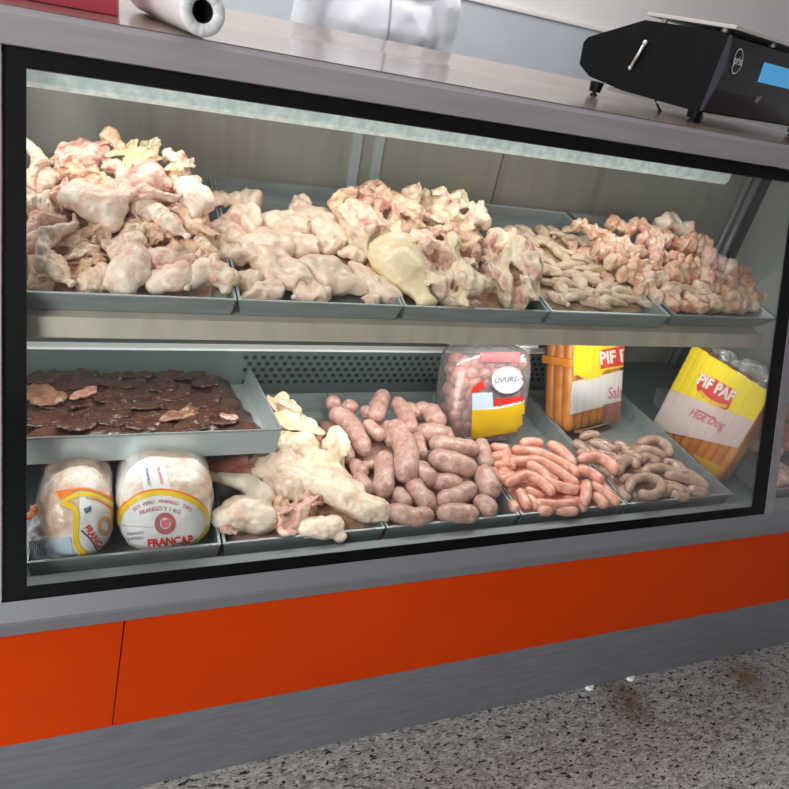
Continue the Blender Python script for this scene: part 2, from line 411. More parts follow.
c1 = mix(wh.outputs[0], base_c.outputs[0], 'B4B4B2')
c2 = mix(dk2.outputs[0], c1, '3E3D3A'); c3 = mix(dk.outputs[0], c2, '1C1B1B')
# rust stains by the foot of the case
def stain(c, x, y, r):
    global c3
    d = N.new('ShaderNodeVectorMath'); d.operation = 'DISTANCE'; d.inputs[1].default_value = (x,y,0)
    L.new(tc.outputs['Object'], d.inputs[0])
    a = N.new('ShaderNodeMath'); a.operation = 'MULTIPLY_ADD'; a.inputs[1].default_value = 0.10; L.new(nz(18,4,tc.outputs['Object']).outputs['Fac'], a.inputs[0]); L.new(d.outputs['Value'], a.inputs[2])
    rr = N.new('ShaderNodeMapRange'); rr.inputs[1].default_value = r+0.05; rr.inputs[2].default_value = 0.05; rr.inputs[3].default_value = 0; rr.inputs[4].default_value = 0.8
    L.new(a.outputs[0], rr.inputs[0]); c3 = mix(rr.outputs[0], c3, c)
sa_, sb_ = PZ(627,701,0), PZ(745,676,0)
stain('5A3410', sa_.x, sa_.y, 0.09); stain('6E4E26', sb_.x, sb_.y, 0.09)
L.new(c3, b.inputs['Base Color'])
struct('floor', boxm((-4,-3.5,-0.05),(5,4.3,0.0)), floor_m)
paint_low = noisecol(mat('wall_grey_blue','AEB4BC',0.5), [(0.3,'ABB1B9'),(0.7,'B4BAC2')], 2, 3)
paint_up = noisecol(mat('wall_white','DAD6D6',0.6), [(0.3,'D7D3D3'),(0.7,'DEDADA')], 2, 3)
bm = box(bm_new(), (-4,4.2,0),(5,4.3,1.56)); struct('wall_back', bm, paint_low)
bm = box(bm_new(), (-4,4.215,1.56),(5,4.3,3.0)); struct('wall_back_upper', bm, paint_up)
struct('trim_1', boxm((-4,4.185,1.56),(5,4.215,1.585),0.006), paint_up)
struct('wall_left', boxm((-4.1,-3.5,0),(-4,4.3,3.0)), paint_up); struct('wall_right', boxm((5,-3.5,0),(5.1,4.3,3.0)), paint_up)
struct('wall_front', boxm((-4,-3.6,0),(5,-3.5,3.0)), mat('front_wall_grey','5C5C5E',0.8))
struct('ceiling', boxm((-4,-3.5,3.0),(5,4.3,3.05)), mat('ceiling_grey','A8A8A8',0.8))

# ------------------------------------------------------------------ the display case
X0, X1 = -0.36, 1.84
case = empty('display_case', (0.7,0.75,0)); tag(case, 'long refrigerated butcher display case with slanted glass front and orange lower panel', 'display case')
TAN = math.tan(math.radians(30)); ZB, YB = 0.584, 0.755
def G(x, z, off=0.0):                       # a point on the slanted glass plane, off metres in front of it
    return V((x, YB+TAN*(z-ZB)-off*math.cos(math.radians(30)), z+off*math.sin(math.radians(30))))
def Yg(z): return YB+TAN*(z-ZB)
ZT = 1.277
# lower body
bm = bm_new(); box(bm, (X0,0.775,0.02),(X1,1.56,0.53)); obj('cabinet_body', bm, steel_kick, case)
sA, sB = PY(125,620,0.75), PY(112,722,0.75)
bm = bm_new(); slab(bm, [(X0,0.75,0.519),(X0,0.75,0.233),(sB.x-0.0012,0.75,0.233),(sA.x-0.0012,0.75,0.519)], -0.03); obj('orange_panel', bm, orange, case)
bm = bm_new(); slab(bm, [(sA.x+0.0012,0.75,0.519),(sB.x+0.0006,0.75,0.233),(X1,0.75,0.233),(X1,0.75,0.519)], -0.03); obj('orange_panel', bm, orange, case)
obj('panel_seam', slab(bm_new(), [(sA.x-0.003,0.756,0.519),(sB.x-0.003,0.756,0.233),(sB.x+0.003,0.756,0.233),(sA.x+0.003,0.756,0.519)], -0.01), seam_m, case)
kx = 1.247
for xa, xb in ((X0,kx-0.001),(kx+0.001,X1)):
    bm = bm_new(); prism(bm, [(0.752,0.2325),(0.753,0.004),(0.785,0.004),(0.785,0.2325)], xa, xb); obj('kick_plate', bm, steel_kick, case)
obj('kick_dark_strip', boxm((kx-0.004,0.7545,0.006),(kx+0.004,0.765,0.232)), seam_g, case)  # dark strip set in the gap between the two kick plates
bm = bm_new(); prism(bm, [(YB-0.004,ZB+0.002),(0.738,0.557),(0.738,0.550),(0.7455,0.519),(0.79,0.519),(0.80,ZB)], X0, X1)
obj('bottom_rail', bm, steel_rail, case)
for p in ((592,692),(632,681)):
    q = PZ(*p, 0.0); bm = bm_new(); cyl(bm,(q.x,0.757,0.0),(q.x,0.757,0.008),0.014,0.012); cyl(bm,(q.x,0.770,0.008),(q.x,0.770,0.02),0.006)
    obj('levelling_foot', bm, white_plastic, case, smooth=False)
# glass border: black band printed round the pane, the grey posts and the panes
IL0, IL1 = -0.163, -0.147                    # inner left edge at z .60 / 1.253
def inner_r(z): return 1.316+(z-0.604)*(1.424-1.316)/(1.253-0.604)
def outer_r(z): return 1.352+(z-0.584)*(1.462-1.352)/(ZT-0.584)
def outer_l(z): return -0.194+(z-0.584)*0.018/0.693
def inner_l(z): return IL0+(z-0.6)*(IL1-IL0)/0.653
zi0, zi1 = 0.601, 1.253
fo = 0.004
def ringpart(pts): return slab(bm_new(), [G(x,z,fo) for x,z in pts], -0.003)
bm = bm_new()
for pts in ([(outer_l(ZT),ZT),(outer_l(zi1),zi1),(outer_r(zi1),zi1),(outer_r(ZT),ZT)], [(outer_l(zi0),zi0),(outer_l(ZB),ZB),(outer_r(ZB),ZB),(outer_r(zi0),zi0)],
            [(outer_l(zi1),zi1),(outer_l(zi0),zi0),(inner_l(zi0),zi0),(inner_l(zi1),zi1)], [(inner_r(zi1),zi1),(inner_r(zi0),zi0),(outer_r(zi0),zi0),(outer_r(zi1),zi1)]):
    slab(bm, [G(x,z,fo) for x,z in pts], -0.004)
obj('black_border', bm, black, case)
bm = slab(bm_new(), [G(outer_l(ZT)+0.004,ZT-0.002,0),G(outer_l(ZB)+0.004,ZB+0.002,0),G(outer_r(ZB)-0.004,ZB+0.002,0),G(outer_r(ZT)-0.004,ZT-0.002,0)], 0.005)
obj('glass_pane', bm, glass_m, case)
def strip(name, l, r, m, off=0.006, th=0.02):
    return obj(name, slab(bm_new(), [G(l(ZT),ZT,off),G(l(ZB),ZB,off),G(r(ZB),ZB,off),G(r(ZT),ZT,off)], -th), m, case)
strip('glass_post', lambda z: outer_l(z)-0.03, lambda z: outer_l(z)-0.001, steel_fascia)
strip('glass_post', lambda z: outer_r(z)+0.0005, lambda z: outer_r(z)+0.027, steel_fascia)
obj('side_pane', slab(bm_new(), [G(outer_r(ZT)+0.03,ZT-0.002,0),G(outer_r(ZB)+0.03,ZB+0.002,0),G(X1-0.06,ZB+0.002,0),G(X1-0.06,ZT-0.002,0)], 0.005), glass_m, case)
# top: sloping fascia, counter and rear upstand
bm = bm_new(); f0, f1 = G(0,ZT,0.008), V((0,1.176,1.318))
CY0, CZ = 1.183, 1.328
prism(bm, [(f0.y,f0.z),(f1.y-0.001,f1.z),(CY0,CZ-0.0015),(1.21,CZ-0.004),(1.21,1.285),(f0.y+0.03,f0.z-0.004)], X0, X1); obj('top_fascia', bm, steel_fascia, case)
CYB = 1.90
bm = bm_new(); prism(bm, [(CY0,CZ),(1.72,CZ),(CYB,CZ+0.022),(CYB,CZ-0.028),(CY0,CZ-0.028)], X0, X1); obj('countertop', bm, steel_top, case)
# inside
YW = 1.53
bm = bm_new(); box(bm, (X0+0.03,YW,0.53),(0.872,YW+0.03,1.29)); obj('back_wall_panel', bm, steel_wall, case)
bm = bm_new(); box(bm, (0.876,YW,0.53),(1.76,YW+0.03,1.29)); obj('back_wall_panel', bm, steel_wall, case)
obj('wall_joint', boxm((0.870,YW+0.004,0.53),(0.878,YW+0.02,1.29)), seam_g, case)
XE = 1.755
bm = bm_new(); prism(bm, [(Yg(0.54)+0.02,0.53),(YW+0.03,0.53),(YW+0.03,1.30),(Yg(1.30)+0.012,1.30)], XE, XE+0.085); obj('end_wall', bm, steel_end, case)
bm = bm_new(); prism(bm, [(Yg(0.54)+0.02,0.53),(YW+0.03,0.53),(YW+0.03,1.30),(Yg(1.30)+0.012,1.30)], X0, X0+0.03); obj('end_wall', bm, steel_end, case)
bm = bm_new(); cyl(bm,(XE-0.012,YW-0.012,0.54),(XE-0.012,YW-0.012,1.29),0.010); cyl(bm,(XE-0.04,YW-0.006,0.54),(XE-0.04,YW-0.006,1.29),0.007); obj('corner_trim', bm, steel_bright, case, smooth=True)
obj('corner_gasket', boxm((XE-0.006,YW-0.05,0.54),(XE,YW-0.012,1.29)), seam_g, case)
obj('inner_ceiling', boxm((X0+0.03,1.20,1.285),(XE,YW,1.30)), steel_wall, case)
obj('deck', boxm((X0+0.03,0.775,0.531),(XE,YW,0.551)), dark_panel, case)
obj('front_sill', boxm((X0+0.03,0.780,0.552),(XE,0.808,0.572)), mat('sill_dark','36423F',0.4,0.2), case)
for px in (0.478, 0.532):
    obj('shelf_upright', boxm((px-0.011,YW-0.016,0.56),(px+0.011,YW-0.001,1.285)), steel_bright, case)
# lamp under the top
lx1 = 1.285
bm = bm_new(); prism(bm, [(1.195,1.262),(1.195,1.228),(1.203,1.219),(1.232,1.222),(1.24,1.234),(1.24,1.262)], X0+0.04, lx1)
lamp = obj('lamp_diffuser', bm, lamp_m, case)
obj('lamp_housing', boxm((X0+0.035,1.193,1.262),(lx1+0.004,1.244,1.284)), steel_bright, case)
bm = bm_new()
for i in range(150): x = X0+0.05+i*0.0109; box(bm, (x,1.1925,1.252),(x+0.005,1.196,1.261))
obj('lamp_fins', bm, steel_bright, lamp)
# shelf, its lip
SL = 0.155                                   # slope of shelf and upper trays
def ZS(y): return 0.931+SL*(y-1.0)
bm = bm_new(); prism(bm, [(0.996,ZS(0.996)),(1.50,ZS(1.50)),(1.50,ZS(1.50)-0.008),(0.996,ZS(0.996)-0.008)], X0+0.04, 1.375); obj('shelf', bm, steel_lip, case)
bm = bm_new(); prism(bm, [(0.990,0.933),(0.9965,0.9335),(0.9965,0.903),(0.980,0.903),(0.980,0.9055)], X0+0.04, 1.375); obj('shelf_lip', bm, steel_lip, case)
bm = bm_new(); cyl(bm,(X0+0.05,1.03,0.909),(1.36,1.03,0.909),0.009,seg=12)
tube_m = mat('added_fill_tube','DDEBE8',0.4,emit='D8ECE8',estr=1.2)
obj('added_fill_tube', bm, tube_m, case, smooth=True)  # glowing tube added behind the lip, out of view, to brighten the lower deck
# air duct cover with a punched grille along the lower back
bm = bm_new(); box(bm, (X0+0.04,1.315,0.551),(1.16,1.50,0.703)); obj('air_duct_cover', bm, dark_panel, case)
obj('duct_edge', boxm((X0+0.04,1.308,0.7025),(1.16,1.33,0.7085)), mat('edge_painted_gleam','F6FAFA',0.3,0.0), case)  # white base colour paints in the gleam along this steel edge
bm = bm_new(); random.seed(3)
for r in range(5):
    for i in range(46):
        x = 0.22+i*0.0205+(r%2)*0.01; box(bm, (x,1.3135,0.612+r*0.0165),(x+0.010,1.3155,0.621+r*0.0165))
obj('duct_grille', bm, mat('grille_dark','222B2A',0.6), case)

# ------------------------------------------------------------------ trays
def tray_mesh(w, d, h, flare=0.006, t=0.0022):
    """open pan, local origin at the middle of the front bottom edge, y towards the back"""
    bm = bm_new()
    b0 = [(-w/2+flare,flare,0),(w/2-flare,flare,0),(w/2-flare,d-flare,0),(-w/2+flare,d-flare,0)]
    t0 = [(-w/2,0,h),(w/2,0,h),(w/2,d,h),(-w/2,d,h)]
    def ins(p, k, dz=0): 
        x,y,z = p; return (x-math.copysign(k,x), y+(k if y < d/2 else -k), z+dz)
    A = [bm.verts.new(p) for p in b0]; B = [bm.verts.new(p) for p in t0]; Ci = [bm.verts.new(ins(p,t)) for p in t0]; D = [bm.verts.new(ins(p,t,t)) for p in b0]
    bm.faces.new(A[::-1]); bm.faces.new(D)
    for i in range(4):
        j = (i+1)%4
        bm.faces.new((A[i],A[j],B[j],B[i])); bm.faces.new((B[i],B[j],Ci[j],Ci[i])); bm.faces.new((Ci[i],Ci[j],D[j],D[i]))
    bmesh.ops.recalc_face_normals(bm, faces=bm.faces[:]); return bm
def rim_mesh(w, d, h, k=0.0022):
    bm = bm_new(); o = 0.0012
    box(bm,(-w/2-o,-o,h-k),(w/2+o,k+0.001,h+0.0008)); box(bm,(-w/2-o,d-k-0.001,h-k),(w/2+o,d+o,h+0.0008))
    box(bm,(-w/2-o,k+0.001,h-k),(-w/2+k+0.001,d-k-0.001,h+0.0008)); box(bm,(w/2-k-0.001,k+0.001,h-k),(w/2+o,d-k-0.001,h+0.0008)); return bm
def tray(label, xa, xb, y, z, d, h, slope, group, m=None, rim=None, flare=0.006):
    w = xb-xa-0.004
    mw = Matrix.Translation(V(((xa+xb)/2,y,z))) @ Matrix.Rotation(math.atan(slope),4,'X')
    o = empty('steel_tray', mw=mw); tag(o, label, 'tray', group)
    obj('pan', tray_mesh(w,d,h,flare), m or steel_tray, o, world=False); obj('rim', rim_mesh(w,d,h), rim or steel_tray, o, world=False)
    return o
GU, GL = 'trays on the upper shelf', 'trays on the lower deck'
zt = ZS(1.008)+0.001
tray('shallow steel tray heaped with mixed chicken pieces, first from left on shelf', -0.19,0.150,1.008,zt,0.49,0.034,SL,GU)
tray('shallow steel tray of smooth chicken breasts, second from left on shelf', 0.151,0.450,1.008,zt,0.49,0.034,SL,GU)
tray('shallow steel tray of ragged chicken carcasses, third from left on shelf', 0.451,0.768,1.008,zt,0.49,0.034,SL,GU)
tray('shallow bright-rimmed tray of thin pale strips, fourth from left on shelf', 0.769,1.080,1.006,zt,0.49,0.036,SL,GU,steel_tray,steel_bright)
tray('shallow steel tray of small pink wing pieces at right end of shelf', 1.090,1.412,1.006,zt,0.49,0.038,SL,GU,flare=0.02)
zl = 0.5515
tray('deep steel tray under the printed chicken packs at lower left', -0.172,0.122,0.812,zl,0.47,0.049,0,GL)
tray('deep steel tray of chicken leg quarters on the lower deck', 0.124,0.420,0.812,zl,0.47,0.049,0,GL)
tray('deep steel tray full of thick fresh sausages on the lower deck', 0.422,0.714,0.812,zl,0.47,0.049,0,GL)
tray('deep steel tray of thin pink sausages on the lower deck', 0.716,0.986,0.812,zl,0.47,0.049,0,GL)
tray('deep steel tray of thin brown sausages at right of lower deck', 0.988,1.304,0.812,zl,0.47,0.049,0,GL)
tray('steel tray of pink meat behind the narrow right-hand pane', 1.45,1.74,0.812,zl,0.47,0.049,0,GL)
LS = -0.235
tray('wide steel tray of dark liver resting raised on the printed packs', -0.30,0.236,0.925,0.699,0.44,0.049,LS,'liver tray',steel_bright,flare=0.008)
LIVER = (0.925,0.732,LS)

# ------------------------------------------------------------------ piece library
random.seed(11)
def R(a,b): return random.uniform(a,b)
LIB = {}
def lib(kind, me): me.name = kind; LIB.setdefault(kind,[]).append(normalise(me))
for i in range(4):
    s = R(-.008,.008)
    lib('chicken_wing', organic([[((0,0,0),.011),((.012,.002,0),.015),((.035,.012+s,0),.014),((.062,.022+s,0),.011),((.068,.024+s,.002),.012)],
        [((.068,.024+s,.002),.012),((.08,.010,.002),.0125),((.105,-.006,0),.011),((.118,-.014,0),.009)],[((.118,-.014,0),.009),((.13,-.008,-.002),.006),((.142,0,-.003),.0035)],
        [((.035,.014,0),.008),((.075,.0,0),.006)]], voxel=.003, smooth=8, amp=.003, scale=60, amp2=.0015, seed=i))
for i in range(4):
    lib('chicken_drumstick', organic([[((0,0,0),.026),((.02,.002,0),.030),((.045,0,.002),.026),((.075,-.003,0),.016),((.1,-.004,0),.0105),((.112,-.004,0),.0125)]], [((-.012,.004,.004),(.02,.026,.02))], voxel=.0035, smooth=8, amp=.004, scale=35, amp2=.001, seed=i+10))
for i in range(4):
    lib('chicken_thigh', organic([], [((0,0,0),(.055,.036,.026)),((.03,.008,.004),(.034,.03,.024)),((-.035,-.006,-.002),(.03,.028,.02)),((.05,-.015,-.005),(.02,.018,.014)),((-.05,.018,-.004),(.018,.02,.008))], voxel=.003, smooth=7, amp=.005, scale=28, amp2=.002, scale2=60, seed=i+20, carve=[((-.02,.03,.02),.02,.008)]))
for i in range(5):
    bl = [((R(-.04,.04),R(-.025,.025),R(-.015,.015)),(R(.014,.028),R(.012,.024),R(.008,.02)),Quaternion((R(-1,1),R(-1,1),R(-1,1),R(-1,1))).normalized()) for _ in range(9)]
    bl += [((R(-.045,.045),R(-.03,.03),R(.005,.02)),(R(.022,.036),R(.014,.024),.0032),Quaternion((1,R(-.5,.5),R(-.5,.5),R(-1,1))).normalized()) for _ in range(8)]
    lib('chicken_chunk', organic([], [((0,0,0),(.04,.026,.02))]+bl, voxel=.003, smooth=4, amp=.006, scale=45, amp2=.005, scale2=70, seed=i+30))
for i in range(4):
    lib('chicken_breast', organic([], [((0,0,0),(.062,.045,.026)),((.035,.004,.002),(.045,.038,.026)),((-.045,-.006,-.002),(.04,.028,.018)),((-.075,-.012,-.004),(.024,.016,.011)),((.01,-.028,-.004),(.045,.018,.018))], voxel=.0035, smooth=6, amp=.012, scale=24, amp2=.003, scale2=38, seed=i+40, carve=[((.02,.012,.034),.022,.010),((-.03,-.03,.018),.02,.008),((.085,.0,.012),.024,.012)]))
for i in range(5):
    bl = []
    for a in range(9):                       # wall of the rib cage round an open hollow
        t = a/9*2*math.pi; bl.append(((math.cos(t)*.055+R(-.006,.006),math.sin(t)*.042+R(-.006,.006),R(-.01,.014)),(.022,.02,R(.016,.026)),Quaternion((1,R(-.3,.3),R(-.3,.3),t)).normalized()))
    bl += [((0,0,-.02),(.055,.042,.016))]
    bl += [((R(-.065,.065),R(-.05,.05),R(.008,.026)),(R(.018,.034),R(.016,.026),R(.004,.008)),Quaternion((1,R(-.28,.28),R(-.28,.28),R(-2,2))).normalized()) for _ in range(8)]
    lib('chicken_carcass', organic([], bl, voxel=.0036, smooth=4, amp=.008, scale=38, amp2=.006, scale2=60, seed=i+50))
for i in range(4):
    lib('carcass_piece', organic([], [((0,0,0),(.06,.04,.03)),((.03,.0,.012),(.032,.028,.026)),((-.04,.012,.004),(.03,.026,.022)),((-.03,-.022,.008),(.03,.012,.02)),((.05,.018,0),(.022,.018,.018)),((.048,-.018,0),(.02,.016,.02))], voxel=.0036, smooth=6, amp=.010, scale=30, amp2=.004, scale2=70, seed=i+60, carve=[((.07,0,.02),.035,.022)]))
for i in range(6):
    k = R(-.012,.012)
    lib('chicken_strip', organic([[((0,0,0),.005),((.015,k*.5,.001),.010),((.04,k,.002),.012),((.062,k*.4,.001),.009),((.08,-k*.3,0),.004)]], [((.03,k,.0),(.02,.011,.007))], voxel=.0024, smooth=6, amp=.003, scale=70, amp2=.0008, seed=i+70))
for i in range(6):
    lib('wing_piece', organic([[((0,0,0),.016),((.02,.006,.002),.013),((.045,.002,0),.011),((.06,-.002,.003),.015)],[((.058,0,0),.010),((.075,R(-.012,.012),.004),.006)]], [((.0,R(-.012,.012),.004),(.02,.015,.014)),((.03,R(-.015,.015),.004),(.016,.012,.01)),((.055,R(-.012,.012),0),(.014,.012,.010))], voxel=.003, smooth=4, amp=.005, scale=55, amp2=.003, scale2=80, seed=i+80))
for i in range(3):
    lib('leg_quarter', organic([[((.085,.055,0),.010),((.075,.06,0),.012),((.05,.058,.002),.017),((.02,.045,.004),.024),((0,.02,.004),.03)]], [((0,0,.002),(.05,.046,.03)),((-.02,-.012,0),(.045,.04,.026)),((.02,-.02,-.004),(.035,.03,.022))], voxel=.0036, smooth=10, amp=.006, scale=24, amp2=.001, seed=i+90))
for i in range(3):
    fl = [((R(-.05,.05),R(-.04,.04),.014+R(0,.012)),(R(.03,.045),R(.022,.035),.0055),Quaternion((1,R(-.35,.35),R(-.35,.35),R(-1,1))).normalized()) for _ in range(6)]
    lib('skin_flap', organic([], [((0,0,-.004),(.055,.045,.016))]+fl, voxel=.0034, smooth=6, amp=.010, scale=24, amp2=.0012, seed=i+100))
for i in range(5):
    lib('liver_slice', organic([], [((0,0,0),(.06,.035,.009)),((.03,.012,.003),(.035,.026,.009)),((-.04,-.01,.002),(.03,.02,.008)),((.0,.02,.004),(.04,.012,.007))], voxel=.003, smooth=5, amp=.009, scale=40, amp2=.003, scale2=80, seed=i+110))

REG = []        # (object, tray key) of every piece, for the labels that say which one
USED = {}
def piece(kind, key, h, p0, p1, wpx, mtl, roll=0.0, flat=0.8, lift=0.0, var=None, name=None):
    """a piece lying on heap surface h from pixel-derived points p0 to p1, wpx wide"""
    A, B = PH(*p0, h), PH(*p1, h); mid = (A+B)/2
    n = V((0,-h[2],1)).normalized()
    x = (B-A); Ln = x.length; x.normalize(); n = (n-x*n.dot(x)).normalized(); n = Quaternion(x, roll) @ n; y = n.cross(x)
    dist = (mid-V((0,0,CAMH))).length; w = wpx*dist/F
    vs = LIB[kind]; i = USED.get(kind,0); USED[kind] = i+1
    me = vs[(var if var is not None else i) % len(vs)]
    nm = name or kind
    o = bpy.data.objects.new(nm, me); C.objects.link(o)
    if not me.materials: me.materials.append(mtl)
    o.material_slots[0].link = 'OBJECT'; o.material_slots[0].material = mtl
    M = Matrix((x,y,n)).transposed().to_4x4(); M.translation = mid+n*lift
    o.matrix_basis = M @ Matrix.Diagonal((Ln*1.06, w, w*flat, 1))
    REG.append((o, key, mid)); return o

# ---- upper tray 1: mixed pieces
H1 = (1.055,0.968,0.62)
W, D_, T_, K_, NB = 'chicken_wing','chicken_drumstick','chicken_thigh','chicken_chunk','wing_piece'
t1 = [ # kind, p0, p1, width, material, roll, flat
 (T_,(66,197),(124,226),38,skin_white,0,.8),(W,(34,275),(68,218),24,skin_white,.2,.8),(D_,(44,262),(76,290),22,skin_cream,0,.8),
 (W,(32,145),(46,194),22,skin_cream,.3,.8),(K_,(54,163),(110,146),34,skin_pink,0,.7),(K_,(60,160),(96,186),30,skin_orange,.3,.8),
 (NB,(104,132),(126,152),16,skin_orange,0,.8),(K_,(112,164),(162,144),26,skin_yellow,.2,.8),(K_,(152,182),(194,164),36,skin_cream,0,.8),
 (NB,(165,150),(186,168),20,skin_white,.4,.8),(T_,(112,198),(166,180),34,skin_pink,0,.8),(W,(110,213),(180,200),22,skin_pink,0,.7),
 (T_,(184,182),(205,218),30,skin_white,0,.8),(D_,(166,224),(144,209),18,skin_white,0,.9),(D_,(158,220),(190,242),20,skin_white,0,.8),
 (K_,(126,214),(172,242),32,skin_orange,0,.8),(K_,(170,206),(212,238),30,skin_orange,.2,.8),(NB,(168,248),(218,247),26,skin_orange,0,.8),
 (T_,(108,294),(150,256),38,skin_white,0,.8),(D_,(148,264),(194,260),24,skin_pink,0,.8),(T_,(146,287),(196,277),30,skin_white,0,.8),
 (D_,(210,266),(186,294),22,skin_white,0,.8),(T_,(206,262),(234,292),26,skin_cream,.2,.8),(K_,(184,278),(210,254),26,skin_cream,0,.8),
 (K_,(58,254),(106,242),28,skin_cream,0,.8),(T_,(106,254),(148,243),28,skin_cream,.3,.8),(K_,(62,268),(106,262),26,skin_orange,0,.8),
 (T_,(74,286),(116,276),28,skin_cream,0,.8),(W,(26,238),(62,216),22,skin_pink,0,.8),(W,(24,206),(64,215),24,skin_white,0,.8),
 (D_,(26,256),(44,226),20,skin_pink,0,.8),(K_,(66,238),(118,230),26,skin_orange,0,.7),(K_,(84,178),(116,198),28,skin_orange,.3,.8),
 (NB,(110,164),(126,186),18,skin_cream,.3,.8),(T_,(24,190),(52,168),26,skin_cream,0,.8),(W,(46,192),(74,210),20,skin_pink,0,.8),
 (NB,(120,236),(144,228),18,skin_yellow,0,.8),(K_,(76,150),(112,158),24,skin_pink,.5,.8),(NB,(24,222),(36,240),20,skin_cream,0,.8),
 (T_,(26,280),(52,292),22,skin_orange,0,.7),(T_,(124,196),(158,214),30,skin_cream,0,.8),(K_,(60,196),(84,182),24,skin_pink,0,.8),(D_,(196,236),(214,252),18,skin_cream,0,.8)]
for n_,q in enumerate(t1): piece(q[0],'t1',H1,q[1],q[2],q[3]*1.04,q[4],q[5],q[6]*.9,lift={0:.022,1:.02,2:.016,3:.012,10:.014,11:.026,12:.012,13:.016,14:.016,18:.014,19:.012,20:.010,21:.012,22:.014,28:.012,29:.012,30:.010}.get(n_,R(-.006,.004)))
# ---- upper tray 2: breasts
H2 = (1.05,0.962,0.23)
BR = 'chicken_breast'
t2 = [((306,240),(236,252),44,0),((238,236),(302,290),42,1),((372,296),(300,262),46,2),((354,260),(394,304),32,3),((214,218),(262,222),40,1),((256,214),(310,230),34,2),
 ((206,203),(226,196),20,0),((222,196),(262,202),28,3),((298,204),(352,244),36,0),((262,236),(320,250),30,2),((286,262),(318,304),28,1),((318,236),(340,250),28,0),
 ((210,240),(242,262),30,3),((228,276),(262,284),28,2),((238,296),(284,288),24,1),((292,294),(332,296),24,3),((338,250),(368,256),22,0),((362,296),(380,302),16,2),((288,206),(310,204),22,1),((340,220),(346,244),22,2),((214,222),(240,242),30,0)]
for p0,p1,w,v in t2: piece(BR,'t2',H2,p0,p1,w*1.12,breast_m,0,.62,var=v)
# ---- upper tray 3: carcasses
H3 = (1.055,0.975,0.36)
CC, BK = 'chicken_carcass','carcass_piece'
t3 = [(CC,(332,206),(384,196),36,carcass_m,0,.8,0),(BK,(346,206),(386,250),44,carcass_c,0,.8,1),(CC,(376,206),(418,238),46,carcass_m,.2,.8,2),(BK,(384,230),(420,256),34,skin_yellow,0,.7,3),
 (D_,(384,242),(434,304),56,skin_yellow,0,.6,1),(CC,(402,190),(452,228),44,carcass_c,.2,.8,3),(CC,(436,200),(482,236),50,carcass_c,.1,.8,4),(CC,(428,244),(464,310),58,carcass_c,.3,.8,1),
 (CC,(470,250),(452,296),36,carcass_m,.5,.8,1),(CC,(496,238),(524,310),56,carcass_c,.3,.85,2),(CC,(488,250),(532,286),42,carcass_m,.3,.7,0),(CC,(420,240),(470,252),36,carcass_m,0,.8,2),(NB,(448,240),(464,256),16,skin_orange,0,.8,0),
 (CC,(352,192),(398,200),30,carcass_m,0,.8,3),(BK,(440,230),(484,258),36,carcass_m,.2,.8,0),(BK,(404,224),(432,260),34,skin_cream,0,.8,2)]
for q in t3: piece(q[0],'t3',H3,q[1],q[2],q[3]*1.1,q[4],q[5],q[6],var=q[7])
# ---- upper tray 4: thin pale strips in rows
H4 = (1.05,0.962,0.17)
random.seed(21)
for r in range(10):
    t = r/9; ya = 300-t*70; xl = 552-t*52; xr = 652-t*58
    nrow = 6
    for c in range(nrow):
        u = (c+.5+R(-.18,.18)+(r%2)*.3)/(nrow+.3); x = xl+(xr-xl)*u; y = ya+R(-3,3)+(u-.5)*4
        a = R(-.2,1.3); ln = R(13,19)*(1-.25*t)
        piece('chicken_strip','t4',H4,(x-ln*math.cos(a),y-ln*.62*math.sin(a)),(x+ln*math.cos(a),y+ln*.62*math.sin(a)),R(13,17)*(1-.25*t),random.choice((strip_m,strip_m,strip_m,skin_cream)),R(-.4,.4),.6,lift=R(-.002,.006))
# ---- upper tray 5: small pink wing pieces
H5 = (1.06,0.975,0.36)
t5 = [((654,222),(690,230),24,skin_white),((704,258),(736,270),24,skin_white),((660,292),(710,294),18,skin_cream),((680,244),(708,246),22,nub_m),((720,298),(754,297),24,nub_m),((662,304),(704,308),18,nub_m),
 ((572,222),(594,230),14,nub_m),((590,230),(612,238),16,nub_m),((606,222),(634,232),18,nub_m),((628,222),(656,236),18,nub_m),((604,242),(630,246),18,skin_cream),((614,256),(642,250),20,nub_m),((636,238),(662,250),22,skin_pink),
 ((626,270),(656,266),20,nub_m),((648,256),(680,262),22,skin_pink),((640,286),(664,278),20,skin_cream),((664,276),(696,272),24,nub_m),((690,242),(712,256),20,skin_pink),((678,262),(706,276),24,nub_m),
 ((700,280),(736,284),24,skin_pink),((726,276),(752,290),22,nub_m),((742,288),(758,302),16,nub_m),((706,306),(738,306),18,nub_m),((684,302),(716,300),18,skin_pink),((652,298),(676,300),18,nub_m),((738,306),(756,304),14,skin_cream),
 ((660,238),(686,246),20,nub_m),((634,262),(650,276),18,nub_m),((694,290),(716,286),18,skin_cream),((740,270),(748,284),16,nub_m),((752,296),(764,296),9,nub_m),((620,240),(640,258),18,nub_m),((598,232),(616,250),16,nub_m),((646,232),(664,244),18,skin_cream),((666,256),(690,270),20,nub_m)]
t5 += [((592,246),(614,256),18,nub_m),((604,260),(630,266),18,skin_cream),((618,272),(644,282),18,nub_m),((600,250),(626,254),16,skin_pink),((634,288),(656,294),16,nub_m),((614,264),(636,258),16,nub_m)]
for p0,p1,w,mm in t5: piece(NB,'t5',H5,p0,p1,w*1.12,mm,R(-.4,.4),.85)
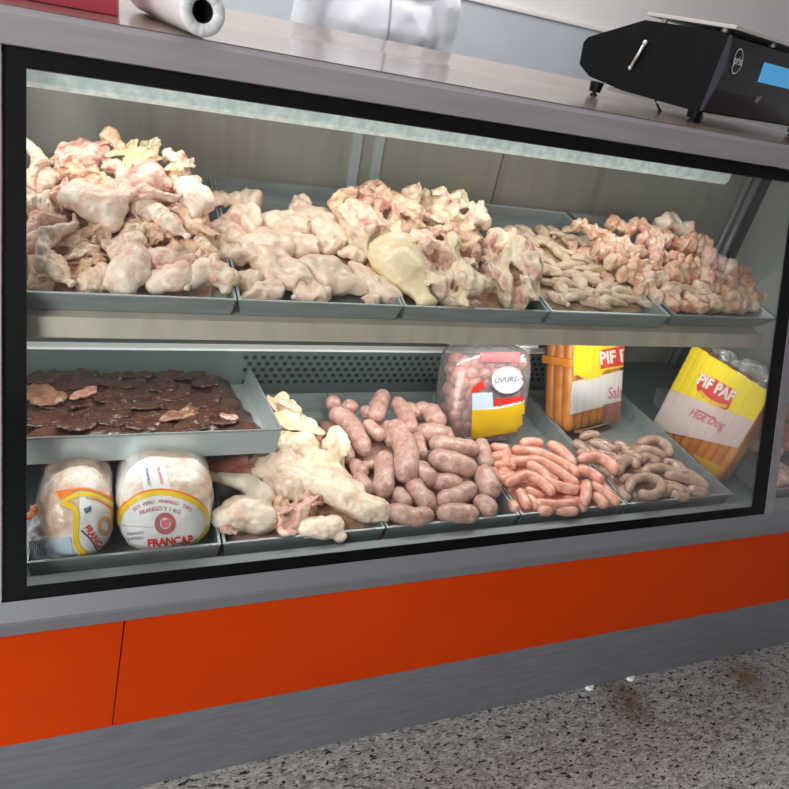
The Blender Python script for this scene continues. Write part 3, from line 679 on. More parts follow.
# beds of smaller scraps nobody could count, under the top layer of the deeper heaps
def bed(name, label, poly, h, drop, mtl, amp=.012, scale=26, seed=0, cat='meat'):
    bm = bm_new(); n = 26; pts = []
    top = []
    P = [PH(*p, h) for p in poly]          # four corners: front left, front right, back right, back left
    for j in range(n+1):
        row = []
        for i in range(n+1):
            a = P[0].lerp(P[1], i/n); c = P[3].lerp(P[2], i/n); q = a.lerp(c, j/n)
            e = min(i,n-i,j,n-j)/3.0; e = 1-(1-min(1,e))**2
            q = q-V((0,0,drop+(1-e)*0.02))
            q.z += amp*noise.noise(q*scale+V((seed,0,0)))+amp*.5*noise.noise(q*scale*2.3)
            row.append(bm.verts.new(q))
        top.append(row)
    for j in range(n):
        for i in range(n): bm.faces.new((top[j][i],top[j][i+1],top[j+1][i+1],top[j+1][i]))
    bot = [[None]*(n+1) for _ in range(n+1)]
    edge = [top[0][i] for i in range(n+1)]+[top[j][n] for j in range(1,n+1)]+[top[n][i] for i in range(n-1,-1,-1)]+[top[j][0] for j in range(n-1,0,-1)]
    low = [bm.verts.new(v.co-V((0,0,0.012))) for v in edge]; k = len(edge)
    for i in range(k): bm.faces.new((edge[i],low[i],low[(i+1)%k],edge[(i+1)%k]))
    bm.faces.new(low[::-1]); bmesh.ops.recalc_face_normals(bm, faces=bm.faces[:])
    o = obj(name, bm, mtl, smooth=True); tag(o, label, cat, kind='stuff'); return o
scrap_m = meat('scraps', [(0.3,'C08C78'),(0.5,'D8B09C'),(0.7,'E8CCB8')], 40, bscale=90)
scrap_b = meat('breast_scraps', [(0.3,'C79C86'),(0.6,'DCBBA6')], 30, bscale=60)
scrap_s = meat('strip_scraps', [(0.3,'C4A88C'),(0.6,'DAC4AC')], 60, bscale=120)
bed('chicken_scraps','chicken scraps filling gaps under the far-left heap',[(24,292),(226,290),(206,170),(26,160)],H1,0.022,scrap_m,seed=1)
bed('breast_trimmings','pale trimmings filling gaps under the chicken breasts',[(240,292),(395,300),(345,212),(212,200)],H2,0.022,scrap_b,seed=2)
bed('carcass_scraps','pink scraps filling gaps under the chicken carcasses',[(385,300),(538,304),(482,204),(340,200)],H3,0.035,scrap_m,seed=3)
bed('strip_scraps','pale scraps filling gaps under the thin strips',[(545,308),(655,308),(600,230),(494,222)],H4,0.010,scrap_s,.006,60,seed=4)
bed('wing_scraps','pink scraps filling gaps under the wing pieces',[(668,312),(750,310),(690,236),(580,228)],H5,0.03,scrap_m,seed=5)

# ---- liver tray
bed('liver_mass','dark glistening mass of sliced liver filling the wide raised tray',[(14,441),(268,429),(226,372),(16,370)],LIVER,0.001,liver_m,.010,34,seed=6,cat='liver')
random.seed(31)
for r in range(6):
    for c in range(6):
        t = r/5; x = 34+(232-34-t*22)*(c+.5+R(-.3,.3))/6; y = 427-t*48+R(-3,3)-(x-30)*.02; a = R(-.6,.6); ln = R(17,26)*(1-.2*t)
        mm = liver_dark
        piece('liver_slice','liver',LIVER,(x-ln*math.cos(a),y-ln*.4*math.sin(a)),(x+ln*math.cos(a),y+ln*.4*math.sin(a)),R(20,32),mm,R(-.12,.12),R(.22,.36),lift=R(.0,.004))
piece('liver_slice','liver_s',LIVER,(26,392),(60,410),26,liver_tan,.2,.5,lift=.012)
piece('liver_slice','liver_s',LIVER,(68,404),(96,394),12,liver_pale,.2,.6,lift=.012)
piece('liver_slice','liver_s',LIVER,(158,422),(198,414),18,liver_tan,.2,.5,lift=.008)
piece('liver_slice','liver_s',LIVER,(222,418),(238,423),9,liver_pale,.2,.6,lift=.008)

# ---- lower tray 2: leg quarters and whole-bird pieces
L2 = (0.83,0.602,0.22)
LQ, SF = 'leg_quarter','skin_flap'
def special(o, label): o['label'] = label; o['done'] = 1; return o
piece(SF,'l2',L2,(272,398),(298,420),28,flap_m,0,.6,var=0)
piece(SF,'l2',L2,(272,412),(324,436),44,flap_m,0,.7,var=1)
piece(T_,'l2',L2,(276,432),(306,456),36,flap_m,0,.7)
piece(SF,'l2',L2,(308,436),(356,484),50,flap_m,0,.8,var=2)
piece(T_,'l2',L2,(250,470),(300,462),32,skin_white,0,.7)
piece(T_,'l2',L2,(206,468),(250,464),24,redmeat,0,.7)
piece(NB,'l2',L2,(236,474),(256,466),18,redmeat,0,.7)
piece(T_,'l2',L2,(262,480),(306,490),36,quarter_m,0,.8)
piece(K_,'l2',L2,(272,524),(322,500),46,skin_pink,0,.7,lift=-.004)
piece(K_,'l2',L2,(262,522),(288,496),28,skin_orange,0,.7)
piece(T_,'l2',L2,(296,524),(346,530),28,quarter_m,0,.7)
# the big quarter at front left, built to its own outline
def dirpt(px,py,dz=0.0): p = PH(px,py,L2); return p+V((0,0,dz))
ch = [[(dirpt(200,479,.008),.0105),(dirpt(207,480,.008),.0115),(dirpt(216,481,.008),.0095),(dirpt(232,483,.010),.0135),(dirpt(249,487,.010),.019),(dirpt(262,499,.006),.026)]]
me = organic(ch, [(dirpt(243,514,.002),(.050,.032,.033)),(dirpt(230,517),(.036,.028,.028)),(dirpt(260,518,-.004),(.036,.03,.032))], voxel=.003, smooth=7, amp=.005, scale=34, amp2=.0012, seed=3)
big = obj('leg_quarter', me, meat('quarter_big', [(0.2,'E0BEAC'),(0.4,'F0E2D6'),(0.62,'F6F0E8'),(0.85,'EEDCC0')], 16, bump=.08, bscale=120), base=dirpt(240,512)); REG.append((big,'l2',dirpt(240,512)))

ch = [[(dirpt(284,474,.014),.014),(dirpt(298,481,.014),.018),(dirpt(318,490,.012),.022),(dirpt(344,502,.008),.027),(dirpt(368,511,.004),.028),(dirpt(380,512,.004),.024)]]
me = organic(ch, [(dirpt(322,478,.006),(.05,.04,.022)),(dirpt(346,494,.006),(.04,.035,.026)),(dirpt(384,513,.0),(.018,.02,.022)),(dirpt(306,470,.012),(.034,.02,.010))], voxel=.003, smooth=6, amp=.006, scale=32, amp2=.0015, seed=13)
bird = obj('leg_quarter', me, meat('quarter_draped', [(0.2,'E0BCA6'),(0.4,'F0E2D0'),(0.62,'F6EEE0'),(0.85,'EEDCB4')], 16, bump=.2, bscale=120), base=dirpt(335,498)); REG.append((bird,'l2',dirpt(335,498)))
def dirpt3(px,py): return PH(px,py,L2)
bed('quarter_scraps','pinkish scraps filling gaps under the leg quarters',[(218,536),(384,524),(318,400),(262,404)],L2,0.030,scrap_m,.010,30,seed=16)
piece(D_,'l2',L2,(222,524),(238,532),16,skin_pink,0,.8)
piece(T_,'l2',L2,(300,470),(330,466),26,flap_m,0,.7,lift=.006)
# ---- lower trays 3-5: sausages
def saus(key, name, h, pts, rpx, mtl, lift=0.0, lump=.1, taper=.12, seed=0):
    P = [PH(x,y,h)+V((0,0,lift)) for x,y in pts]; mid = sum(P,V((0,0,0)))/len(P)
    r = rpx*(mid-V((0,0,CAMH))).length/F
    o = obj(name, sausage(P, r, lump=lump, seed=seed, taper=taper), mtl, smooth=True, base=mid); REG.append((o,key,mid)); return o
L3 = (0.83,0.606,0.14)
z7 = lambda x,y: (300+x*.304, 330+y*.304)
l3 = [((100,265),(165,310),(218,412),33),((88,218),(134,242),26),((136,242),(194,248),24),((278,205),(244,300),31),((312,228),(362,345),30),((306,315),(345,420),(338,510),42),((276,410),(268,552),36),
 ((205,305),(280,360),25),((116,345),(168,425),26),((186,465),(240,535),31),((185,440),(265,428),17),((372,255),(435,265),26),((412,250),(468,320),34),((380,330),(495,345),38),((380,345),(402,428),27),
 ((420,385),(585,410),34),((418,430),(580,475),38),((378,440),(448,510),33),((432,500),(540,512),32),((358,490),(440,585),34),((450,565),(575,512),33),((590,365),(620,465),27),((598,465),(640,565),38),
 ((284,585),(365,612),(440,605),34),((450,600),(590,606),34),((310,520),(360,580),28),((580,545),(650,600),32),((346,380),(378,450),22),((205,245),(248,275),24),((345,245),(388,285),24),((290,300),(310,380),26),((170,420),(215,480),26),((470,320),(500,370),26)]
for i,q in enumerate(l3):
    pts = [z7(*p) for p in q[:-1]]
    if len(pts) == 2:
        (xa,ya),(xb,yb) = pts; k = R(-.10,.10); pts = [pts[0], ((xa+xb)/2-(yb-ya)*k, (ya+yb)/2+(xb-xa)*k), pts[1]]
    saus('l3','fresh_sausage',L3,pts,q[-1]*.304*1.0,linguica,lift=(.012 if i in (5,15,16,22) else (-.008 if i in (1,2,8,9,10,28,31) else R(-.003,.004))),lump=.16,seed=i)
L4 = (0.83,0.606,0.07)
z5 = lambda x,y: (480+x*.1774, 420+y*.1774)
l4 = [((175,170),(320,190),(480,255),(560,320)),((165,240),(330,235),(450,300),(550,375)),((255,265),(340,310),(400,380),(545,425)),((135,385),(250,330),(340,370),(410,440)),((215,395),(240,440),(275,505)),((310,465),(420,480),(545,468)),
 ((595,365),(590,430),(575,495)),((340,300),(400,320),(445,350)),((535,290),(620,320),(685,375)),((615,360),(700,420),(785,480)),((635,415),(680,460),(715,495)),((55,220),(95,205),(135,195)),((95,345),(150,315),(205,300)),((95,275),(130,285),(170,275)),
 ((225,140),(290,130),(355,142)),((375,135),(450,170),(540,265)),((330,505),(370,500),(415,508)),((55,150),(110,160),(165,160)),((150,165),(145,205),(150,250)),((430,220),(470,250),(520,290)),((250,420),(300,450),(330,500)),((440,380),(520,370),(560,400)),((60,270),(80,320),(110,360))]
for i,q in enumerate(l4): saus('l4','thin_pink_sausage',L4,[z5(*p) for p in q],31*.1774,pink_thin,lift=(.010 if i in (2,3,6,8) else (-.006 if i in (7,12,13,16,20,21) else R(-.002,.003))),lump=.05,taper=.05,seed=i+40)
l4b = [((120,180),(200,215),(280,235)),((60,310),(140,300),(180,340)),((180,440),(200,480),(215,505)),((470,430),(560,450),(600,500)),((280,150),(360,180),(430,215)),((370,420),(300,400),(260,370)),((650,330),(700,370),(740,420)),((70,250),(160,240),(210,260)),((420,480),(480,500),(560,500))]
for i,q in enumerate(l4b): saus('l4','thin_pink_sausage',L4,[z5(*p) for p in q],30*.1774,pink_thin,lift=-.007,lump=.05,taper=.05,seed=i+140)
z6 = lambda x,y: (570+x*.2155, 420+y*.2155)
saus('l4','thin_pink_sausage',(0.83,0.612,0.07),[z5(545,242),z5(640,232),z5(710,262),z5(765,320)],6,pink_thin,lift=.012,lump=.05,taper=.05,seed=70)
L5 = (0.83,0.606,0.05)
l5 = [((50,85),(90,72),(138,78)),((85,100),(140,120),(195,155)),((15,95),(60,125),(105,165)),((200,105),(245,120),(285,155)),((315,130),(380,145),(455,175)),((315,108),(390,90),(445,115),(462,165)),((345,215),(410,225),(485,235)),((430,268),(540,290),(645,332)),((410,290),(490,310),(565,345)),
 ((500,235),(570,265),(630,315)),((262,345),(285,295),(350,278),(410,300),(415,340),(370,362),(310,352)),((215,265),(235,220),(275,205),(315,235)),((235,275),(275,265),(315,290)),((425,345),(470,318),(535,348)),((195,195),(245,180),(295,205)),((315,195),(355,168),(425,200)),((120,150),(180,160),(235,185)),
 ((330,255),(420,238),(525,285)),((30,140),(55,150),(80,150)),((430,190),(480,205),(520,245)),((260,165),(300,180),(330,205)),((540,320),(590,335),(640,345))]
for i,q in enumerate(l5): saus('l5','thin_brown_sausage',L5,[z6(*p) for p in q],23*.2155*1.02,brown_thin,lift=(.008 if i in (7,10,11,17) else R(-.004,.002)),lump=.08,taper=.08,seed=i+80)
l5b = [((60,115),(120,150),(170,190)),((240,130),(300,160),(340,190)),((380,200),(440,240),(500,250)),((280,300),(240,330),(290,355)),((440,310),(500,345),(560,350)),((560,290),(610,320),(650,345)),((100,90),(170,110),(230,140)),((340,120),(300,150),(260,190)),((480,180),(520,220),(560,260))]
for i,q in enumerate(l5b): saus('l5','thin_brown_sausage',L5,[z6(*p) for p in q],23*.2155,brown_thin,lift=-.006,lump=.08,taper=.08,seed=i+180)
bed('sausage_scraps','fresh sausage ends filling gaps under the thick sausages',[(388,526),(508,514),(440,404),(322,404)],L3,0.026,linguica,.006,40,seed=7,cat='sausage')
bed('pink_sausage_ends','pink sausage ends filling gaps under the thin pink sausages',[(524,510),(618,500),(560,448),(478,448)],L4,0.012,pink_thin,.004,60,seed=8,cat='sausage')
bed('brown_sausage_ends','brown sausage ends filling gaps under the thin brown sausages',[(632,498),(722,490),(655,436),(578,436)],L5,0.010,brown_thin,.004,60,seed=9,cat='sausage')

# ---- pink meat behind the right pane
L6 = (0.83,0.61,0.7)
for k,(x,y,z,l) in enumerate(((1.50,0.86,.60,.09),(1.60,0.87,.60,.09),(1.69,.88,.60,.08),(1.52,.95,.64,.10),(1.62,.96,.64,.09),(1.70,.97,.64,.08),(1.53,1.03,.68,.10),(1.64,1.04,.68,.09),(1.55,1.11,.71,.09),(1.66,1.12,.71,.09))):
    me = LIB['chicken_thigh'][k%4]; o = bpy.data.objects.new('pink_meat_piece', me); C.objects.link(o)
    o.material_slots[0].link = 'OBJECT'; o.material_slots[0].material = redmeat if k%3 else skin_pink
    o.matrix_basis = Matrix.Translation(V((x,y,z))) @ Matrix.Rotation(R(-.6,.6),4,'Z') @ Matrix.Diagonal((l,.075,.06,1)); REG.append((o,'l6',V((x,y,z))))

# ------------------------------------------------------------------ printed chicken packs
PIv = math.pi
def root_of(name, label, cat, group, mw):
    o = empty(name, mw=mw); return tag(o, label, cat, group)
class Art:
    def __init__(self, o, bv): self.o, self.bv, self.mw = o, bv, WORLD[o.name]
    def __call__(self, name, m, off, *polys): return obj(name, decal_px(polys, self.bv, self.mw, off), m, self.o, world=False, smooth=True)
# centre pack
pk = root_of('wrapped_chicken','plump white chicken pack with red ring emblem facing front, beside leg quarters','packaged chicken','printed chicken packs',Matrix.Translation(V((0.034,0.918,0.554))) @ Matrix.Rotation(.05,4,'Z'))
body = superell((0,0,.078),(.078,.098,.082),3.0,amp=.004,seed=5); bv = bvh_of(body); obj('wrapped_body', body, pack_skin, pk, world=False, smooth=True)
A = Art(pk, bv)
arch = [(118,524),(122,512),(132,502),(146,495),(162,493),(180,496),(196,503),(205,512),(208,520)]
def infan(pts, c, n=30, m=10):
    P = bez([V((x,y,0)) for x,y in pts], n+1); c = V((*c,0))
    return grid_poly(lambda s,t: tuple(c.lerp(P[min(int(round(s*n)),n)], t))[:2], n, m)
A('printed_panel', p_white, .0006, infan(arch+[(209,532),(198,549),(184,556),(150,558),(134,553),(121,538),(118,526)],(164,528),60,12))
A('yellow_band', p_gold, .0014, path_px(arch,5))
A('orange_band', p_orange, .0010, path_px([(x,y-3.2) for x,y in arch],2.6), path_px([(117,520),(120,512),(128,503)],6))
A('yellow_corner', p_yellow, .0016, path_px([(118,528),(121,538),(127,546),(136,552)],6), path_px([(209,525),(205,534),(198,541),(192,548)],7))
A('top_label', p_white, .0008, quad_px((139,462),(164,461),(171,490),(144,491)))
A('top_label_text', p_navy, .0014, tpx('FRANGO',4.4,148,477,1.4,bold=.01))
A('top_label_stripe', p_red, .0014, tpx('FRANGO',4.4,160,476,1.3,bold=.01))
A('ring_emblem', p_rose, .0016, disc_poly(165,523,5.6,10.6,36,1.02))
A('hen_mark', p_pink, .0018, ([(165,523)]+[(165+a*700,523-b_*700) for a,b_ in [(-.006,.002),(-.004,.006),(-.001,.004),(.003,.0065),(.0065,.004),(.005,.0),(.006,-.004),(.001,-.006),(-.004,-.005),(-.0055,-.001)]], [[0,i+1,(i+1)%10+1] for i in range(10)]))
A('brand_text', p_red, .0018, tpx('FRANCAP',10.5,170,541,-.09,bold=.035,wide=.98))
A('small_print', p_grey, .0016, tpx('FRANGO CONGELADO',3.6,172,548,-.09,bold=.01))
A('side_print', p_navy, .0016, tpx('FRANGO',4,136,533,-.12), tpx('INTEIRO',4,136.5,538,-.12))
A('arched_text', p_rose, .0016, tpx('EST. PERU . FRANGO . TIPO',5.0,163,501.5,0.02,arc=52,bold=.01), tpx('FRANGO Y 1 KG',5.6,160,508.5,-.02,arc=48,bold=.012))
# left pack
pk2 = root_of('wrapped_chicken','white chicken pack with crumpled film and slanting yellow band in the left corner','packaged chicken','printed chicken packs',Matrix.Translation(V((-.106,0.915,0.554))))
body = superell((0.004,0,.074),(.056,.095,.078),2.7,amp=.004,seed=6); obj('wrapped_body', body, pack_skin, pk2, world=False, smooth=True)
crum = organic([], [((-.042,-.055,.036),(.034,.034,.036)),((-.052,-.03,.06),(.024,.034,.036)),((-.02,-.07,.026),(.036,.022,.028))], voxel=.003, smooth=3, amp=.009, scale=60, amp2=.006, scale2=90, seed=8)
allv = [v.co.copy() for v in body.vertices]+[v.co.copy() for v in crum.vertices]; nb = len(body.vertices)
bv2 = BVHTree.FromPolygons(allv, [list(p.vertices) for p in body.polygons]+[[i+nb for i in p.vertices] for p in crum.polygons])
obj('crumpled_film', crum, noisecol(mat('crumpled_white','DADCE2',0.22,coat=.4),[(0.3,'B9B6BC'),(0.55,'DEDFE4'),(0.75,'ECECEE')],30,3), pk2, world=False)
B = Art(pk2, bv2)
B('printed_panel', p_white, .0006, quad_px((80,494),(111,502),(110,554),(78,556),20,16))
B('orange_patch', p_orange, .0010, quad_px((56,491),(80,488),(68,496),(60,500),10,6))
B('yellow_band', p_gold, .0014, path_px([(112,505),(98,497),(82,494),(68,499),(62,504)],4.6), path_px([(62,503),(70,506),(76,512),(76,525),(76,540),(80,549),(88,556)],6))
B('orange_line', p_orange, .0012, path_px([(112,499),(98,492),(82,489),(70,492)],2.2), path_px([(112,509),(98,501),(86,498)],1.2))
B('ring_emblem', p_tan, .0016, disc_poly(104.5,526,3.5,7.5,30,1.3))
B('brand_text', p_red, .0018, tpx('FRANCAP',8.5,95,539,.95,bold=.03,wide=.85))
B('dark_line', p_navy, .0016, path_px([(81,530),(90,539),(100,555)],1.4))
B('dark_mark', p_navy, .0016, tpx('SIF',6.5,88,510,-.4,bold=.03))
B('orange_stripe', p_orange, .0014, quad_px((26,508),(37,504),(38,511),(26,514),6,4), quad_px((26,515),(36,512),(33,518),(27,520),6,4))
B('barcode', p_grey, .0014, *[quad_px((29+i*2.1,541-i*.3),(30+i*2.1,541-i*.3),(30.6+i*2.1,556),(29.6+i*2.1,556),1,6) for i in range(8)])
B('silver_patch', p_blue, .0010, quad_px((46,540),(70,536),(74,554),(48,557),10,8))

# ------------------------------------------------------------------ packs of sausages standing at the back
def rounded(lo, hi, b=.012):
    bm = boxm(lo, hi); bmesh.ops.bevel(bm, geom=bm.edges[:], offset=b, segments=4, affect='EDGES', profile=.5); return bm
def hot_pack(label, mw, w, h, d, n, rows, seed, extra_side=0):
    o = root_of('sausage_pack', label, 'sausage pack', 'packs of sausages', mw); r = w/n/2
    random.seed(seed); allv, allf = [], []
    for row in range(rows):
        for i in range(n):
            x = -w/2+r+i*2*r; y = r+(row*(d-2*r)/max(rows-1,1))
            bm = sausage([(x,y,.004),(x+R(-.0012,.0012),y+R(-.001,.001),h*.5),(x,y,h*.985)], r*1.05, lump=.02, seed=seed+i+row*20, taper=.02)
            me = mesh_of(bm, 'sausage'); k = len(allv)
            allv += [v.co.copy() for v in me.vertices]; allf += [[a+k for a in p.vertices] for p in me.polygons]
            obj('sausage', me, hotdog, o, world=False, smooth=True)
    # the printed skin lies on the sausages: a gently ribbed front sheet to print on
    nu, nv = n*8, 16; k = len(allv); gv = []
    for j in range(nv+1):
        for i in range(nu+1):
            x = -w/2+w*i/nu; q = ((x+w/2)/(2*r))%1.0
            gv.append(V((x, -.0012-.0016*math.sqrt(max(0,1-(2*q-1)**2)), h*j/nv)))
    gf = [[j*(nu+1)+i, j*(nu+1)+i+1, (j+1)*(nu+1)+i+1, (j+1)*(nu+1)+i] for j in range(nv) for i in range(nu)]
    return o, BVHTree.FromPolygons(gv, gf)
# right pack, standing along the end wall, its face turned into the case
pr_mw = Matrix.Translation(V((1.350,1.020,0.553))) @ Matrix.Rotation(-PIv/2+.10,4,'Z') @ Matrix.Rotation(-.06,4,'X')
pr, bvr = hot_pack('yellow-topped sausage pack standing against end wall at far right', pr_mw, .245, .275, .046, 10, 2, 200)
A = Art(pr, bvr)
A('yellow_print', p_yellow, .0008, quad_px((690,338),(790,395),(765,425),(660,385),160,40))
A('white_band', mat('print_blush','DCCBC6',.35), .0007, quad_px((668,382),(765,421),(756,452),(650,428),160,30))
plate = [(700,374),(706,375.5),(716,379),(726,385),(735,390),(734,395),(728,409),(722,408),(711,403),(702,396),(697,388)]
A('emblem_plate', p_red, .0014, infan(plate+[plate[0]],(716,391),44,8))
A('emblem_smile', p_gold, .0018, path_px([(700,391),(708,399),(718,404.5),(727,406)],3.4))
A('brand_text', p_white, .0022, tpx('PIF PAF',16,716.5,388,.50,bold=.04,wide=.80))
A('script_text', p_pink, .0016, tpx('Hot Dog',13,707,419,.40,bold=.012,shear=.3,wide=.8))
A('small_red_line', p_rose, .0014, path_px([(697,410),(706,414),(716,420)],1.6))
A('pale_base_band', p_mustard, .0012, quad_px((690,452),(730,470),(729,492),(728,490),12,6))
obj('film_wrap', rounded((-.126,-.006,-.001),(.126,.05,.279),.010), film_m, pr, world=False, smooth=True)
tuft = organic([], [((.0,.018,.282),(.10,.016,.014)),((.05,.022,.296),(.05,.018,.020)),((-.04,.018,.29),(.03,.014,.02)),((.085,.02,.285),(.025,.016,.022))], voxel=.005, smooth=3, amp=.010, scale=45, amp2=.005, scale2=60, seed=12)
obj('film_top', tuft, film_milky, pr, world=False)
# middle pack, leaning back, turned a little to the right
pm_mw = Matrix.Translation(V((1.112,1.112,0.590))) @ Matrix.Rotation(.28,4,'Z') @ Matrix.Rotation(-.36,4,'X')
pm, bvm = hot_pack('yellow and white sausage pack leaning behind the brown sausages, its brown side showing', pm_mw, .215, .285, .085, 7, 3, 300)
A = Art(pm, bvm)
A('yellow_print', p_yellow, .0008, quad_px((574,330),(640,330),(640,364),(573,376),100,40), quad_px((573,373),(606,368),(600,377),(588,381),10,6))
A('white_band', p_white, .0007, quad_px((572,382),(640,366),(640,397),(569,415),100,30))
A('emblem_plate', p_red, .0014, quad_px((601,350),(640,342),(640,362),(600,369),80,20))
A('brand_text', p_white, .0022, tpx('PIF PAF',17,620,356.5,-.12,bold=.035,wide=.80))
A('script_text', p_pink, .0016, tpx('Salsicha',16,622,392,-.12,bold=.008,shear=.3,wide=.62))
A('mauve_patch', p_mauve, .0010, quad_px((603,405),(640,396),(640,420),(602,426),80,16))
A('lower_edge_band', p_tan, .0010, path_px([(574,432),(600,426),(634,413)],3))
obj('film_wrap', rounded((-.111,-.006,-.002),(.111,.09,.29),.012), film_m, pm, world=False, smooth=True)
obj('waist_band', rounded((-.113,-.002,.175),(-.10,.092,.197),.004), hotdog, pm, world=False, smooth=True)
# clear bag of pink sausages
def pink_bag():
    mw = Matrix.Translation(V((0.772,1.085,0.585))) @ Matrix.Rotation(.02,4,'Z') @ Matrix.Rotation(-.30,4,'X')
    o = root_of('sausage_bag','clear bag of pink sausages with mustard label and white oval, behind fresh sausages','sausage bag','packs of sausages', mw)
    random.seed(41); w, h = .185, .20
    for r in range(8):
        for c in range(6):
            for k in range(2):
                if k and (c in (1,2,3,4) or r == 0): continue
                x = -w/2+.014+(w-.028)*(c+(.25 if r%2 else -.05))/5.2; z = .014+(h-.025)*r/7; y = .022+k*.045-.008*math.sin(PIv*c/5)
                a = R(-.4,.4); ln = R(.014,.019); y += R(-.003,.003)
                obj('sausage', sausage([(x-ln*math.cos(a),y+.002,z-ln*math.sin(a)),(x,y-.003,z),(x+ln*math.cos(a),y+.002,z+ln*math.sin(a))], R(.0165,.019), n=12, lump=.08, seed=r+c*3+k), packmeat, o, world=False, smooth=True)
    body = superell((0,.042,.112),(.110,.060,.122),4.2,amp=.004,scale=30,seed=3); bv = bvh_of(body)
    ears = organic([], [((0,.04,.240),(.085,.024,.022)),((.09,.03,.225),(.055,.010,.014)),((.1,.03,.18),(.02,.010,.05)),((-.07,.04,.238),(.04,.016,.018))], voxel=.005, smooth=3, amp=.010, scale=40, amp2=.004, seed=5)
    obj('clear_bag', body, film_milky, o, world=False, smooth=True); obj('bag_top', ears, film_milky, o, world=False)
    A = Art(o, bv)
    A('mustard_label', p_mustard, .001, quad_px((472,409),(524,403),(525,430),(471,439),20,10))
    A('pale_line', p_white, .0012, path_px([(472,409),(500,407),(524,401)],2.4))
    A('red_band', p_red, .0012, quad_px((494,399),(523,396),(523,402),(494,406),14,4), quad_px((472,388),(482,380),(485,388),(472,394),8,5))
    A('silver_patch', p_blue, .0014, quad_px((472,393),(492,392),(493,407),(472,410),10,7))
    A('pink_band', p_rose, .0012, quad_px((480,353),(520,352),(520,362),(481,362),18,5))
    A('white_oval', p_white, .0018, disc_poly(507,380,0,15.5,36,.86))
    A('oval_rim', p_navy, .0020, path_px([(490,386),(497,393),(507,395),(519,391)],1.2))
    A('oval_text', p_grey, .0024, tpx('UVUREN',7.5,508,379.5,-.10,bold=.02,shear=.2))
pink_bag()

